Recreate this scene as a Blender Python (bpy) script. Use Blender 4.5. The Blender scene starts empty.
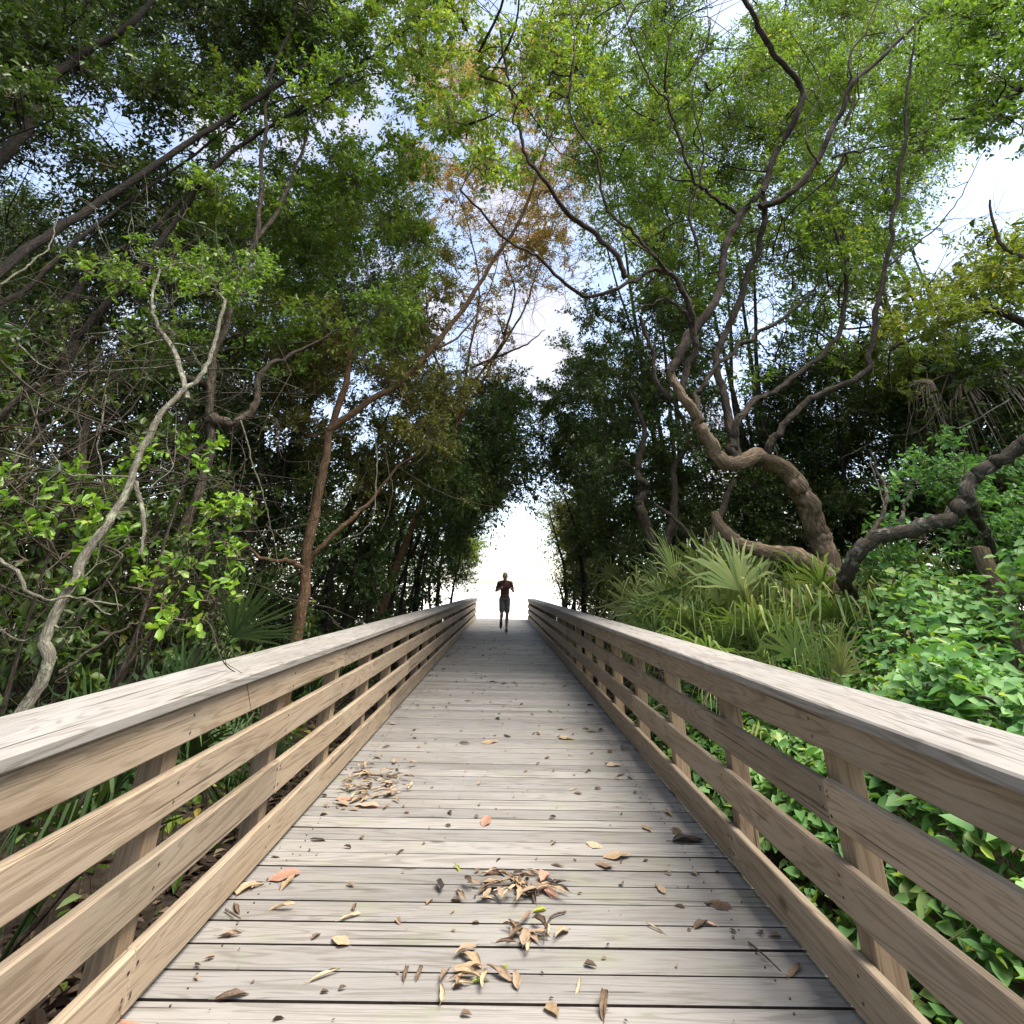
import bpy, math, random
import numpy as np
from mathutils import Matrix, Vector, Euler

rng = np.random.RandomState(7)
random.seed(7)
R = math.radians
scene = bpy.context.scene
COL = scene.collection

# ------------------------------------------------------------------ camera
F = 512.0                       # focal length in pixels of a 1024 wide frame
PX, PY = 512.0, 340.0           # optical centre in the frame (the picture is a crop of a taller one)
CAM = np.array([0.01, 0.0, 1.2])
ROT = (Matrix.Rotation(R(-0.5), 3, 'Z') @ Matrix.Rotation(R(90 + 26.0), 3, 'X') @ Matrix.Rotation(R(1.1), 3, 'Z'))
RM = np.array(ROT)
cam_data = bpy.data.cameras.new('camera')
cam_data.sensor_width = 36.0
cam_data.lens = 18.0
cam_data.shift_y = -(512.0 - PY) / 1024.0
cam_data.clip_start = 0.05
cam_data.clip_end = 6000
cam = bpy.data.objects.new('camera', cam_data)
cam.matrix_world = Matrix.Translation(Vector(CAM)) @ ROT.to_4x4()
COL.objects.link(cam)
scene.camera = cam


def ray(px, py):
    d = np.array([(px - PX) / F, (PY - py) / F, -1.0])
    return RM @ d


def P(px, py, Y):
    """world point that lies Y metres ahead along the walkway"""
    d = ray(px, py)
    return CAM + d * (Y / d[1])


def D(px, py, z=0.0):
    """point of the horizontal plane z"""
    d = ray(px, py)
    return CAM + d * ((z - CAM[2]) / d[2])


# ------------------------------------------------------------------ object helpers
def tag(o, label=None, cat=None, group=None, kind=None):
    if label: o['label'] = label
    if cat: o['category'] = cat
    if group: o['group'] = group
    if kind: o['kind'] = kind
    return o


def empty(name, loc=(0, 0, 0), label=None, cat=None, group=None):
    o = bpy.data.objects.new(name, None)
    o.location = loc
    o.empty_display_size = 0.2
    COL.objects.link(o)
    return tag(o, label, cat, group)


class MB:
    """collects vertices and faces, then links them as one mesh object"""
    def __init__(self):
        self.v, self.f, self.r, self.m, self.uv, self.n = [], [], [], [], [], 0

    def add(self, verts, faces, rnd=None, mat=0, uv=None):
        verts = np.asarray(verts, dtype=np.float32).reshape(-1, 3)
        faces = np.asarray(faces, dtype=np.int32)
        if len(faces) == 0: return
        self.v.append(verts)
        self.f.append(faces + self.n)
        if rnd is None: rnd = random.random()
        self.r.append(np.broadcast_to(np.asarray(rnd, dtype=np.float32), (len(faces),)))
        self.m.append(np.full(len(faces), mat, dtype=np.int32))
        self.uv.append(np.zeros((len(verts), 3), np.float32) if uv is None else np.asarray(uv, dtype=np.float32))
        self.n += len(verts)

    def build(self, name, mats, parent=None, smooth=True, origin=None):
        me = bpy.data.meshes.new(name)
        V = np.concatenate(self.v) if self.v else np.zeros((0, 3), np.float32)
        if origin is not None: V = V - np.asarray(origin, dtype=np.float32)
        me.vertices.add(len(V))
        me.vertices.foreach_set('co', V.ravel().astype(np.float32))
        tot = np.concatenate([np.full(len(f), f.shape[1], dtype=np.int32) for f in self.f])
        loops = np.concatenate([f.ravel() for f in self.f])
        me.loops.add(len(loops))
        me.loops.foreach_set('vertex_index', loops.astype(np.int32))
        me.polygons.add(len(tot))
        start = np.concatenate([[0], np.cumsum(tot)[:-1]]).astype(np.int32)
        me.polygons.foreach_set('loop_start', start)
        me.polygons.foreach_set('loop_total', tot)
        me.polygons.foreach_set('material_index', np.concatenate(self.m))
        me.polygons.foreach_set('use_smooth', np.full(len(tot), bool(smooth)))
        a = me.attributes.new('rnd', 'FLOAT', 'FACE')
        a.data.foreach_set('value', np.concatenate(self.r).astype(np.float32))
        if any(u.any() for u in self.uv):
            a = me.attributes.new('along', 'FLOAT_VECTOR', 'POINT')
            a.data.foreach_set('vector', np.concatenate(self.uv).ravel())
        me.update(calc_edges=True)
        if not isinstance(mats, (list, tuple)): mats = [mats]
        for m in mats: me.materials.append(m)
        o = bpy.data.objects.new(name, me)
        COL.objects.link(o)
        if origin is not None: o.location = origin
        if parent is not None:
            o.parent = parent
            if origin is None:
                o.location = -Vector(parent.location)
            else:
                o.location = Vector(origin) - Vector(parent.location)
        return o


def norm(a):
    return a / np.maximum(np.linalg.norm(a, axis=-1, keepdims=True), 1e-9)


def spline(pts, n=6):
    """Catmull-Rom through the points"""
    p = np.asarray(pts, dtype=float)
    if len(p) < 3:
        t = np.linspace(0, 1, n + 1)[:, None]
        return p[0] * (1 - t) + p[-1] * t
    q = np.vstack([2 * p[0] - p[1], p, 2 * p[-1] - p[-2]])
    out = []
    for i in range(1, len(q) - 2):
        for k in range(n):
            t = k / n
            a, b, c, d = q[i - 1], q[i], q[i + 1], q[i + 2]
            out.append(0.5 * ((2 * b) + (c - a) * t + (2 * a - 5 * b + 4 * c - d) * t * t + (3 * b - a - 3 * c + d) * t ** 3))
    out.append(p[-1])
    return np.array(out)


def tube(mb, pts, radii, sides=7, rough=0.0, mat=0, rnd=None, cap=True):
    p = np.asarray(pts, dtype=float)
    n = len(p)
    r = np.broadcast_to(np.asarray(radii, dtype=float), (n,)).copy()
    t = np.gradient(p, axis=0)
    t = norm(t)
    u = np.zeros((n, 3))
    a = np.array([0.0, 0, 1]) if abs(t[0][2]) < 0.9 else np.array([1.0, 0, 0])
    u0 = np.cross(t[0], a); u0 /= np.linalg.norm(u0)
    for i in range(n):
        u0 = u0 - t[i] * np.dot(u0, t[i])
        u0 = u0 / max(np.linalg.norm(u0), 1e-9)
        u[i] = u0
    w = np.cross(t, u)
    ang = np.linspace(0, 2 * math.pi, sides, endpoint=False)
    rr = r[:, None] * np.ones((n, sides))
    if rough:
        ph = rng.uniform(0, 6.28, 3)
        base = np.sin(ang * 2 + ph[0])[None, :] * 0.5 + np.sin(ang * 3 + ph[1] + np.arange(n)[:, None] * 0.35) * 0.5
        kn = np.zeros((n, sides))
        for _ in range(max(1, n // 9)):
            ki, ka = rng.randint(0, n), rng.uniform(0, 6.28)
            kn += np.exp(-((np.arange(n)[:, None] - ki) / 2.2) ** 2) * np.clip(np.cos(ang[None] - ka), 0, 1) ** 3 * rng.uniform(0.5, 2.6)
        rr = rr * (1 + rough * (base + kn + rng.normal(0, 0.3, (n, sides))))
    V = p[:, None, :] + rr[:, :, None] * (np.cos(ang)[None, :, None] * u[:, None, :] + np.sin(ang)[None, :, None] * w[:, None, :])
    idx = np.arange(n * sides).reshape(n, sides)
    nx = np.roll(idx, -1, axis=1)
    fq = np.stack([idx[:-1], nx[:-1], nx[1:], idx[1:]], axis=-1).reshape(-1, 4)
    if rnd is None: rnd = random.random()
    ln = np.concatenate([[0], np.cumsum(np.linalg.norm(np.diff(p, axis=0), axis=1))]) + rng.uniform(0, 20)
    rm = max(float(np.mean(r)), 0.004)
    uvw = np.stack([np.broadcast_to(np.cos(ang) * rm, (n, sides)), np.broadcast_to(np.sin(ang) * rm, (n, sides)), np.broadcast_to(ln[:, None], (n, sides))], -1).reshape(-1, 3)
    mb.add(V.reshape(-1, 3), fq, rnd, mat, uvw)
    if cap:
        for k, e in ((0, p[0]), (n - 1, p[-1])):
            vv = np.vstack([V[k], e + (t[k] * r[k] * 0.3 if k else -t[k] * r[k] * 0.3)])
            ii = np.arange(sides)
            jj = (ii + 1) % sides
            tri = np.stack([jj, ii, np.full(sides, sides)], axis=-1) if k == 0 else np.stack([ii, jj, np.full(sides, sides)], axis=-1)
            mb.add(vv, tri, rnd, mat)


def twigs(mb, A, B, C, r, mat=0):
    """many thin three sided two segment sticks at once"""
    n = len(A)
    if n == 0: return
    t = norm(C - A)
    a = rng.normal(0, 1, (n, 3))
    u = norm(np.cross(t, a)); w = np.cross(t, u)
    V = np.zeros((n, 3, 3, 3), dtype=np.float32)
    for k, (p, s) in enumerate(((A, 1.0), (B, 0.7), (C, 0.25))):
        for j in range(3):
            an = j * 2.0944
            V[:, k, j] = p + (np.asarray(r) * s)[:, None] * (math.cos(an) * u + math.sin(an) * w)
    base = (np.arange(n) * 9)[:, None, None]
    f = []
    for k in range(2):
        for j in range(3):
            j2 = (j + 1) % 3
            f.append([k * 3 + j, k * 3 + j2, (k + 1) * 3 + j2, (k + 1) * 3 + j])
    f = np.array(f)[None] + base
    mb.add(V.reshape(-1, 3), f.reshape(-1, 4), np.repeat(rng.rand(n), 6), mat)


def leaves(mb, pos, dirn, nrm, length, width=0.45, fold=0.18, mat=0, rnd=None, droop=0.12, shape='ovate'):
    """folded leaf blades, six corners each"""
    n = len(pos)
    if n == 0: return
    d = norm(dirn)
    s = norm(np.cross(d, nrm))
    m = np.cross(s, d)
    L = np.asarray(length)[:, None]
    W = L * width * 0.5
    if shape == 'ovate':
        a1, w1, a2, w2 = 0.28, 1.0, 0.68, 0.72
    elif shape == 'obovate':
        a1, w1, a2, w2 = 0.35, 0.62, 0.78, 1.0
    else:                                        # heart
        a1, w1, a2, w2 = 0.12, 1.0, 0.55, 0.85
    V = np.zeros((n, 6, 3), dtype=np.float32)
    V[:, 0] = pos
    V[:, 1] = pos + d * L * a1 + s * W * w1 + m * W * fold * 2
    V[:, 2] = pos + d * L * a2 + s * W * w2 + m * (W * fold * 1.6 - L * droop * 0.4)
    V[:, 3] = pos + d * L - m * L * droop
    V[:, 4] = pos + d * L * a2 - s * W * w2 + m * (W * fold * 1.6 - L * droop * 0.4)
    V[:, 5] = pos + d * L * a1 - s * W * w1 + m * W * fold * 2
    base = (np.arange(n) * 6)[:, None, None]
    f = (np.array([[0, 3, 2, 1], [0, 5, 4, 3]])[None] + base).reshape(-1, 4)
    if rnd is None: rnd = rng.rand(n)
    mb.add(V.reshape(-1, 3), f, np.repeat(rnd, 2), mat)


def box(mb, c, size, rot=None, bev=0.0, mat=0, rnd=None, edge_mat=None):
    """box whose long edges are bevelled; rot is a 3x3 array"""
    x, y, z = np.asarray(size) / 2
    b = bev
    if b <= 0:
        V = np.array([[sx * x, sy * y, sz * z] for sx in (-1, 1) for sy in (-1, 1) for sz in (-1, 1)])
        Fq = [[0, 1, 3, 2], [4, 6, 7, 5], [0, 4, 5, 1], [2, 3, 7, 6], [0, 2, 6, 4], [1, 5, 7, 3]]
        fl = [np.array(Fq)]
    else:
        ax = int(np.argmax(size))
        o = [i for i in range(3) if i != ax]
        h = np.asarray(size) / 2
        p0, p1 = h[o[0]], h[o[1]]
        prof = [(-p0 + b, -p1), (p0 - b, -p1), (p0, -p1 + b), (p0, p1 - b), (p0 - b, p1), (-p0 + b, p1), (-p0, p1 - b), (-p0, -p1 + b)]
        V = []
        for s, k in ((-1, b), (-1, 0), (1, 0), (1, b)):
            for q in prof:
                v = [0, 0, 0]
                v[ax] = s * (h[ax] - (b if (k == b) else 0) * 0) if k == 0 else s * h[ax]
                sc = 1.0 if k == 0 else 0.0
                v[o[0]] = q[0] * (1 if k == 0 else (p0 - b) / p0)
                v[o[1]] = q[1] * (1 if k == 0 else (p1 - b) / p1)
                if k == 0: v[ax] = s * (h[ax] - b)
                V.append(v)
        V = np.array(V)
        q = []
        for k in range(3):
            for j in range(8):
                j2 = (j + 1) % 8
                q.append([k * 8 + j, k * 8 + j2, (k + 1) * 8 + j2, (k + 1) * 8 + j])
        fl = [np.array(q), np.array([[7, 6, 5, 4, 3, 2, 1, 0]]), np.array([[24, 25, 26, 27, 28, 29, 30, 31]])]
        perm_sign = np.linalg.det(np.eye(3)[[ax] + o])
        if perm_sign < 0:
            fl = [f[:, ::-1] for f in fl]
    if rot is not None: V = V @ np.asarray(rot).T
    V = V + np.asarray(c)
    if rnd is None: rnd = random.random()
    n0 = mb.n
    first = True
    for f in fl:
        if first:
            mb.add(V, f, rnd, mat); first = False
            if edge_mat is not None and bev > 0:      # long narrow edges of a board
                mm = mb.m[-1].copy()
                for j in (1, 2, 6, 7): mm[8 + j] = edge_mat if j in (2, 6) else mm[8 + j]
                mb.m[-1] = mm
        else:
            mb.f.append(f.astype(np.int32) + n0)
            mb.r.append(np.full(len(f), rnd, np.float32)); mb.m.append(np.full(len(f), mat, np.int32))


# ------------------------------------------------------------------ materials
def new_mat(name):
    m = bpy.data.materials.new(name)
    m.use_nodes = True
    nt = m.node_tree
    for n in list(nt.nodes): nt.nodes.remove(n)
    out = nt.nodes.new('ShaderNodeOutputMaterial')
    return m, nt, out


def ramp(nt, stops, fac=None):
    n = nt.nodes.new('ShaderNodeValToRGB')
    e = n.color_ramp.elements
    while len(e) < len(stops): e.new(0.5)
    for k, (p, c) in enumerate(stops):
        e[k].position = p
        e[k].color = (c[0], c[1], c[2], 1)
    if fac is not None: nt.links.new(fac, n.inputs['Fac'])
    return n.outputs['Color']


def noise(nt, vec, scale, detail=4, rough=0.6, dist=0.0):
    n = nt.nodes.new('ShaderNodeTexNoise')
    n.inputs['Scale'].default_value = scale
    n.inputs['Detail'].default_value = detail
    n.inputs['Roughness'].default_value = rough
    n.inputs['Distortion'].default_value = dist
    if vec is not None: nt.links.new(vec, n.inputs['Vector'])
    return n.outputs['Fac']


def mixc(nt, fac, a, b, mode='MIX'):
    n = nt.nodes.new('ShaderNodeMix')
    n.data_type = 'RGBA'; n.blend_type = mode
    for s, v in ((n.inputs['Factor'], fac), (n.inputs['A'], a), (n.inputs['B'], b)):
        pass
    ins = [i for i in n.inputs if i.enabled]
    fi = ins[0]; ai, bi = ins[1], ins[2]
    for s, v in ((fi, fac), (ai, a), (bi, b)):
        if isinstance(v, (int, float)): s.default_value = v
        elif isinstance(v, tuple): s.default_value = (v[0], v[1], v[2], 1)
        else: nt.links.new(v, s)
    return [o for o in n.outputs if o.enabled][0]


def math_node(nt, op, a, b=None):
    n = nt.nodes.new('ShaderNodeMath'); n.operation = op
    for k, v in ((0, a), (1, b)):
        if v is None: continue
        if isinstance(v, (int, float)): n.inputs[k].default_value = v
        else: nt.links.new(v, n.inputs[k])
    return n.outputs[0]


def attr(nt, name='rnd'):
    n = nt.nodes.new('ShaderNodeAttribute'); n.attribute_name = name
    return n.outputs['Fac']


def bump(nt, h, strength=0.3, dist=0.01):
    n = nt.nodes.new('ShaderNodeBump')
    n.inputs['Strength'].default_value = strength
    n.inputs['Distance'].default_value = dist
    nt.links.new(h, n.inputs['Height'])
    return n.outputs['Normal']


def principled(nt, out, color, rough=0.6, spec=0.4, normal=None):
    b = nt.nodes.new('ShaderNodeBsdfPrincipled')
    if isinstance(color, tuple): b.inputs['Base Color'].default_value = (*color, 1)
    else: nt.links.new(color, b.inputs['Base Color'])
    if isinstance(rough, (int, float)): b.inputs['Roughness'].default_value = rough
    else: nt.links.new(rough, b.inputs['Roughness'])
    b.inputs['Specular IOR Level'].default_value = spec
    if normal is not None: nt.links.new(normal, b.inputs['Normal'])
    nt.links.new(b.outputs[0], out.inputs[0])
    return b


def leaf_mat(name, stops, transl=0.35, rough=0.42, spec=0.4, tint=(1.15, 1.25, 0.55)):
    m, nt, out = new_mat(name)
    c = ramp(nt, stops, attr(nt))
    b = principled(nt, out, c, rough, spec)
    t = nt.nodes.new('ShaderNodeBsdfTranslucent')
    tc = mixc(nt, 1.0, c, tint, 'MULTIPLY')
    nt.links.new(tc, t.inputs['Color'])
    mx = nt.nodes.new('ShaderNodeMixShader')
    mx.inputs[0].default_value = transl
    nt.links.new(b.outputs[0], mx.inputs[1]); nt.links.new(t.outputs[0], mx.inputs[2])
    nt.links.new(mx.outputs[0], out.inputs[0])
    return m


def bark_mat(name, dark, mid, light, scale=9.0, lichen=None):
    m, nt, out = new_mat(name)
    tc = nt.nodes.new('ShaderNodeTexCoord').outputs['Object']
    an = nt.nodes.new('ShaderNodeAttribute'); an.attribute_name = 'along'
    mp = nt.nodes.new('ShaderNodeMapping'); mp.inputs['Scale'].default_value = (1, 1, 0.22)
    nt.links.new(an.outputs['Vector'], mp.inputs['Vector'])
    n1 = noise(nt, tc, scale, 6, 0.65, 0.6)
    n2 = noise(nt, mp.outputs['Vector'], scale * 7, 5, 0.65, 0.4)
    n4 = noise(nt, tc, 3.0, 4, 0.6)
    c = ramp(nt, [(0.36, dark), (0.5, mid), (0.62, light)], n2)
    c = mixc(nt, ramp(nt, [(0.35, (0.1, 0.1, 0.1)), (0.65, (0.7, 0.7, 0.7))], n1), c, mid)
    c = mixc(nt, ramp(nt, [(0.45, (0, 0, 0)), (0.7, (0.6, 0.6, 0.6))], n4), c, dark)
    if lichen:
        n3 = noise(nt, tc, scale * 1.3, 5, 0.6)
        f = ramp(nt, [(0.54, (0, 0, 0)), (0.62, (0.8, 0.8, 0.8))], n3)
        c = mixc(nt, f, c, lichen)
    h = math_node(nt, 'ADD', math_node(nt, 'MULTIPLY', n1, 0.5), n2)
    principled(nt, out, c, 0.9, 0.15, bump(nt, h, 1.0, 0.03))
    return m


def wood_mat(name, axis, dark, mid, light, grey, moss=0.15, grain=26.0):
    """weathered board: rings drawn out along the board, knots, grey weathering, a little green algae"""
    m, nt, out = new_mat(name)
    tcn = nt.nodes.new('ShaderNodeTexCoord')
    oi = nt.nodes.new('ShaderNodeObjectInfo')
    at = attr(nt)
    seed = math_node(nt, 'ADD', math_node(nt, 'MULTIPLY', oi.outputs['Random'], 37.0), math_node(nt, 'MULTIPLY', at, 91.0))
    cb = nt.nodes.new('ShaderNodeCombineXYZ')
    for k in range(3): nt.links.new(seed, cb.inputs[k])
    add = nt.nodes.new('ShaderNodeVectorMath'); add.operation = 'ADD'
    nt.links.new(tcn.outputs['Object'], add.inputs[0]); nt.links.new(cb.outputs[0], add.inputs[1])
    mp = nt.nodes.new('ShaderNodeMapping')
    sc = [1.0, 1.0, 1.0]; sc[axis] = 0.06
    mp.inputs['Scale'].default_value = sc
    nt.links.new(add.outputs[0], mp.inputs['Vector'])
    v = mp.outputs['Vector']
    big = noise(nt, v, 9.0, 3, 0.5, 0.8)
    w = math_node(nt, 'SINE', math_node(nt, 'MULTIPLY', big, grain * 3.2))
    w = math_node(nt, 'MULTIPLY_ADD', w, 0.5); nt.nodes[-1].inputs[2].default_value = 0.5
    fine = noise(nt, v, 110.0, 4, 0.7)
    mp2 = nt.nodes.new('ShaderNodeMapping')
    sc2 = [1.0, 1.0, 1.0]; sc2[axis] = 0.3
    mp2.inputs['Scale'].default_value = sc2
    nt.links.new(add.outputs[0], mp2.inputs['Vector'])
    blotch = noise(nt, mp2.outputs['Vector'], 5.0, 5, 0.6)
    mp4 = nt.nodes.new('ShaderNodeMapping'); sc4 = [1.0, 1.0, 1.0]; sc4[axis] = 0.045
    mp4.inputs['Scale'].default_value = sc4
    nt.links.new(add.outputs[0], mp4.inputs['Vector'])
    lines = noise(nt, mp4.outputs['Vector'], 230.0, 5, 0.7)
    c = ramp(nt, [(0.18, dark), (0.5, mid), (0.86, light)], math_node(nt, 'ADD', math_node(nt, 'MULTIPLY', w, 0.10), math_node(nt, 'ADD', math_node(nt, 'MULTIPLY', fine, 0.25), math_node(nt, 'MULTIPLY', lines, 0.65))))
    c = mixc(nt, ramp(nt, [(0.4, (0, 0, 0)), (0.7, (0.6, 0.6, 0.6))], blotch), c, grey)
    stain = noise(nt, mp2.outputs['Vector'], 2.3, 6, 0.65)
    c = mixc(nt, ramp(nt, [(0.5, (0, 0, 0)), (0.75, (0.55, 0.55, 0.55))], stain), c, (dark[0] * 0.8, dark[1] * 0.8, dark[2] * 0.78))
    ring = ramp(nt, [(0.0, (1, 1, 1)), (0.10, (0.8, 0.8, 0.8)), (0.24, (0, 0, 0))], w)
    c = mixc(nt, math_node(nt, 'MULTIPLY', ring, 0.34), c, (dark[0] * 0.85, dark[1] * 0.78, dark[2] * 0.68))
    # per board tone
    tone = math_node(nt, 'FRACT', math_node(nt, 'MULTIPLY', seed, 7.31))
    c = mixc(nt, 1.0, c, ramp(nt, [(0.0, (0.72, 0.72, 0.72)), (0.5, (0.93, 0.92, 0.90)), (1.0, (1.12, 1.11, 1.08))], tone), 'MULTIPLY')
    # cracks
    mp5 = nt.nodes.new('ShaderNodeMapping'); sc5 = [1.0, 1.0, 1.0]; sc5[axis] = 0.016
    mp5.inputs['Scale'].default_value = sc5
    nt.links.new(add.outputs[0], mp5.inputs['Vector'])
    crack = ramp(nt, [(0.315, (1, 1, 1)), (0.335, (0, 0, 0))], noise(nt, mp5.outputs['Vector'], 55.0, 2, 0.5))
    c = mixc(nt, math_node(nt, 'MULTIPLY', crack, 0.75), c, (dark[0] * 0.35, dark[1] * 0.33, dark[2] * 0.3))
    # knots
    vo = nt.nodes.new('ShaderNodeTexVoronoi'); vo.inputs['Scale'].default_value = 2.6
    mp3 = nt.nodes.new('ShaderNodeMapping'); sc3 = [1.0, 1.0, 1.0]; sc3[axis] = 0.55
    mp3.inputs['Scale'].default_value = sc3
    nt.links.new(add.outputs[0], mp3.inputs['Vector']); nt.links.new(mp3.outputs['Vector'], vo.inputs['Vector'])
    kn = ramp(nt, [(0.035, (1, 1, 1)), (0.075, (0, 0, 0))], vo.outputs['Distance'])
    c = mixc(nt, math_node(nt, 'MULTIPLY', kn, 0.7), c, (dark[0] * 0.5, dark[1] * 0.4, dark[2] * 0.32))
    # algae
    al = noise(nt, add.outputs[0], 2.2, 5, 0.65)
    c = mixc(nt, math_node(nt, 'MULTIPLY', ramp(nt, [(0.55, (0, 0, 0)), (0.75, (1, 1, 1))], al), moss), c, (0.17, 0.2, 0.09))
    h = math_node(nt, 'ADD', math_node(nt, 'MULTIPLY', w, 0.3), lines)
    h = math_node(nt, 'SUBTRACT', h, math_node(nt, 'MULTIPLY', crack, 1.2))
    principled(nt, out, c, 0.72, 0.25, bump(nt, h, 0.28, 0.004))
    return m


def plain_mat(name, c, rough=0.7, spec=0.3, var=0.15, scale=20):
    m, nt, out = new_mat(name)
    tc = nt.nodes.new('ShaderNodeTexCoord').outputs['Object']
    n = noise(nt, tc, scale, 3, 0.6)
    col = ramp(nt, [(0.3, tuple(x * (1 - var) for x in c)), (0.7, tuple(min(1, x * (1 + var)) for x in c))], n)
    principled(nt, out, col, rough, spec)
    return m


M = {}
M['deck'] = wood_mat('weathered deck wood', 0, (0.108, 0.099, 0.087), (0.208, 0.195, 0.178), (0.278, 0.263, 0.243), (0.243, 0.234, 0.222), 0.42, 22)
M['rail'] = wood_mat('weathered rail wood', 1, (0.14, 0.10, 0.063), (0.305, 0.235, 0.16), (0.40, 0.32, 0.225), (0.335, 0.28, 0.215), 0.14, 26)
M['cap'] = wood_mat('bleached cap wood', 1, (0.115, 0.102, 0.088), (0.245, 0.228, 0.205), (0.325, 0.306, 0.28), (0.29, 0.28, 0.27), 0.16, 26)
M['post'] = wood_mat('post wood', 2, (0.15, 0.10, 0.06), (0.32, 0.225, 0.14), (0.44, 0.33, 0.22), (0.32, 0.25, 0.18), 0.12, 24)
M['bark_dark'] = bark_mat('dark bark', (0.012, 0.009, 0.007), (0.026, 0.021, 0.016), (0.06, 0.05, 0.039), 11)
M['bark_grey'] = bark_mat('grey brown bark', (0.022, 0.017, 0.012), (0.065, 0.052, 0.036), (0.16, 0.132, 0.096), 9)
M['bark_hero'] = bark_mat('pale ridged bark', (0.04, 0.027, 0.017), (0.145, 0.105, 0.066), (0.33, 0.26, 0.175), 8)
M['bark_limb'] = bark_mat('dark limb bark', (0.014, 0.011, 0.009), (0.045, 0.035, 0.026), (0.11, 0.09, 0.068), 9)
M['bark_lichen'] = bark_mat('lichen spotted bark', (0.02, 0.017, 0.013), (0.06, 0.05, 0.038), (0.13, 0.11, 0.085), 10, (0.2, 0.2, 0.16))
M['bark_pale'] = bark_mat('pale stem bark', (0.06, 0.055, 0.04), (0.15, 0.135, 0.1), (0.28, 0.26, 0.2), 12, (0.26, 0.27, 0.18))
M['bark_red'] = bark_mat('reddish bark', (0.045, 0.027, 0.015), (0.13, 0.078, 0.042), (0.24, 0.155, 0.09), 10)
M['twig'] = bark_mat('twig bark', (0.06, 0.045, 0.035), (0.15, 0.115, 0.085), (0.28, 0.23, 0.17), 14)
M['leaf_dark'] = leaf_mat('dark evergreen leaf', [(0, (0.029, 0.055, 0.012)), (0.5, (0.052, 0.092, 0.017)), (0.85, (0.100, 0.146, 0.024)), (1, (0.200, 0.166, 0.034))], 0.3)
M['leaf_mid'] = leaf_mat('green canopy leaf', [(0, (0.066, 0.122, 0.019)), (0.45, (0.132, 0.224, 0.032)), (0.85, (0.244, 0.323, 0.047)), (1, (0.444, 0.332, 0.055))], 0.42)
M['leaf_light'] = leaf_mat('yellow green leaf', [(0, (0.099, 0.145, 0.020)), (0.5, (0.189, 0.241, 0.035)), (0.85, (0.296, 0.303, 0.052)), (1, (0.494, 0.275, 0.058))], 0.45)
M['leaf_olive'] = leaf_mat('olive small leaf', [(0, (0.079, 0.089, 0.022)), (0.5, (0.150, 0.155, 0.037)), (0.9, (0.265, 0.221, 0.061)), (1, (0.389, 0.221, 0.087))], 0.4)
M['leaf_autumn'] = leaf_mat('turning leaf', [(0, (0.20, 0.21, 0.05)), (0.4, (0.36, 0.30, 0.07)), (0.75, (0.46, 0.29, 0.10)), (1, (0.40, 0.20, 0.10))], 0.55, tint=(1.2, 1.05, 0.65))
M['leaf_shrub'] = leaf_mat('bright shrub leaf', [(0, (0.073, 0.156, 0.021)), (0.5, (0.146, 0.273, 0.035)), (0.9, (0.262, 0.377, 0.052)), (1, (0.393, 0.416, 0.070))], 0.42, 0.35)
M['leaf_vine'] = leaf_mat('vine leaf', [(0, (0.062, 0.144, 0.047)), (0.45, (0.125, 0.271, 0.083)), (0.85, (0.230, 0.385, 0.128)), (1, (0.406, 0.458, 0.145))], 0.4, 0.5, 0.3)
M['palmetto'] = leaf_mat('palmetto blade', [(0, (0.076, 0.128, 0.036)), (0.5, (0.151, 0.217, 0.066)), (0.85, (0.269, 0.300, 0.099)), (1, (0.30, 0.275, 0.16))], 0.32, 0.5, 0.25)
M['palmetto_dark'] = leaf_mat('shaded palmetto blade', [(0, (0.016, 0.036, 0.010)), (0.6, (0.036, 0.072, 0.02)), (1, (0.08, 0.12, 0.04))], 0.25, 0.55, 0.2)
M['dead_frond'] = leaf_mat('dead frond', [(0, (0.16, 0.12, 0.08)), (0.5, (0.3, 0.24, 0.17)), (1, (0.42, 0.36, 0.27))], 0.2, 0.7, 0.2, (1, 0.9, 0.75))
M['litter'] = leaf_mat('leaf litter', [(0, (0.04, 0.026, 0.018)), (0.5, (0.10, 0.068, 0.045)), (0.85, (0.2, 0.14, 0.09)), (1, (0.3, 0.23, 0.16))], 0.12, 0.7, 0.2, (1, 0.8, 0.6))
M['screw'] = plain_mat('rusty screw head', (0.05, 0.04, 0.035), 0.6, 0.4)
M['gap_shade'] = plain_mat('gap shade on board edge', (0.028, 0.022, 0.017), 0.9, 0.1, 0.4, 30)  # shade of the plank gaps, painted near black on the board edges
FALL = {
    'brown': leaf_mat('dry brown leaf', [(0, (0.06, 0.04, 0.026)), (0.5, (0.14, 0.094, 0.06)), (1, (0.27, 0.195, 0.128))], 0.1, 0.65, 0.25, (1, 0.85, 0.7)),
    'tan': leaf_mat('dry tan leaf', [(0, (0.22, 0.155, 0.09)), (0.5, (0.33, 0.24, 0.145)), (1, (0.44, 0.34, 0.22))], 0.15, 0.6, 0.25, (1, 0.9, 0.7)),
    'pink': leaf_mat('dry pinkish leaf', [(0, (0.25, 0.14, 0.095)), (0.5, (0.36, 0.21, 0.15)), (1, (0.45, 0.29, 0.21))], 0.15, 0.6, 0.25, (1, 0.85, 0.7)),
    'dark': leaf_mat('dark rotten leaf', [(0, (0.02, 0.016, 0.013)), (1, (0.05, 0.038, 0.03))], 0.05, 0.6, 0.3, (1, 1, 1)),
    'green': leaf_mat('yellowing green leaf', [(0, (0.16, 0.22, 0.04)), (1, (0.34, 0.34, 0.06))], 0.3, 0.5, 0.3),
}

# ------------------------------------------------------------------ the setting
GZ = -0.42


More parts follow.
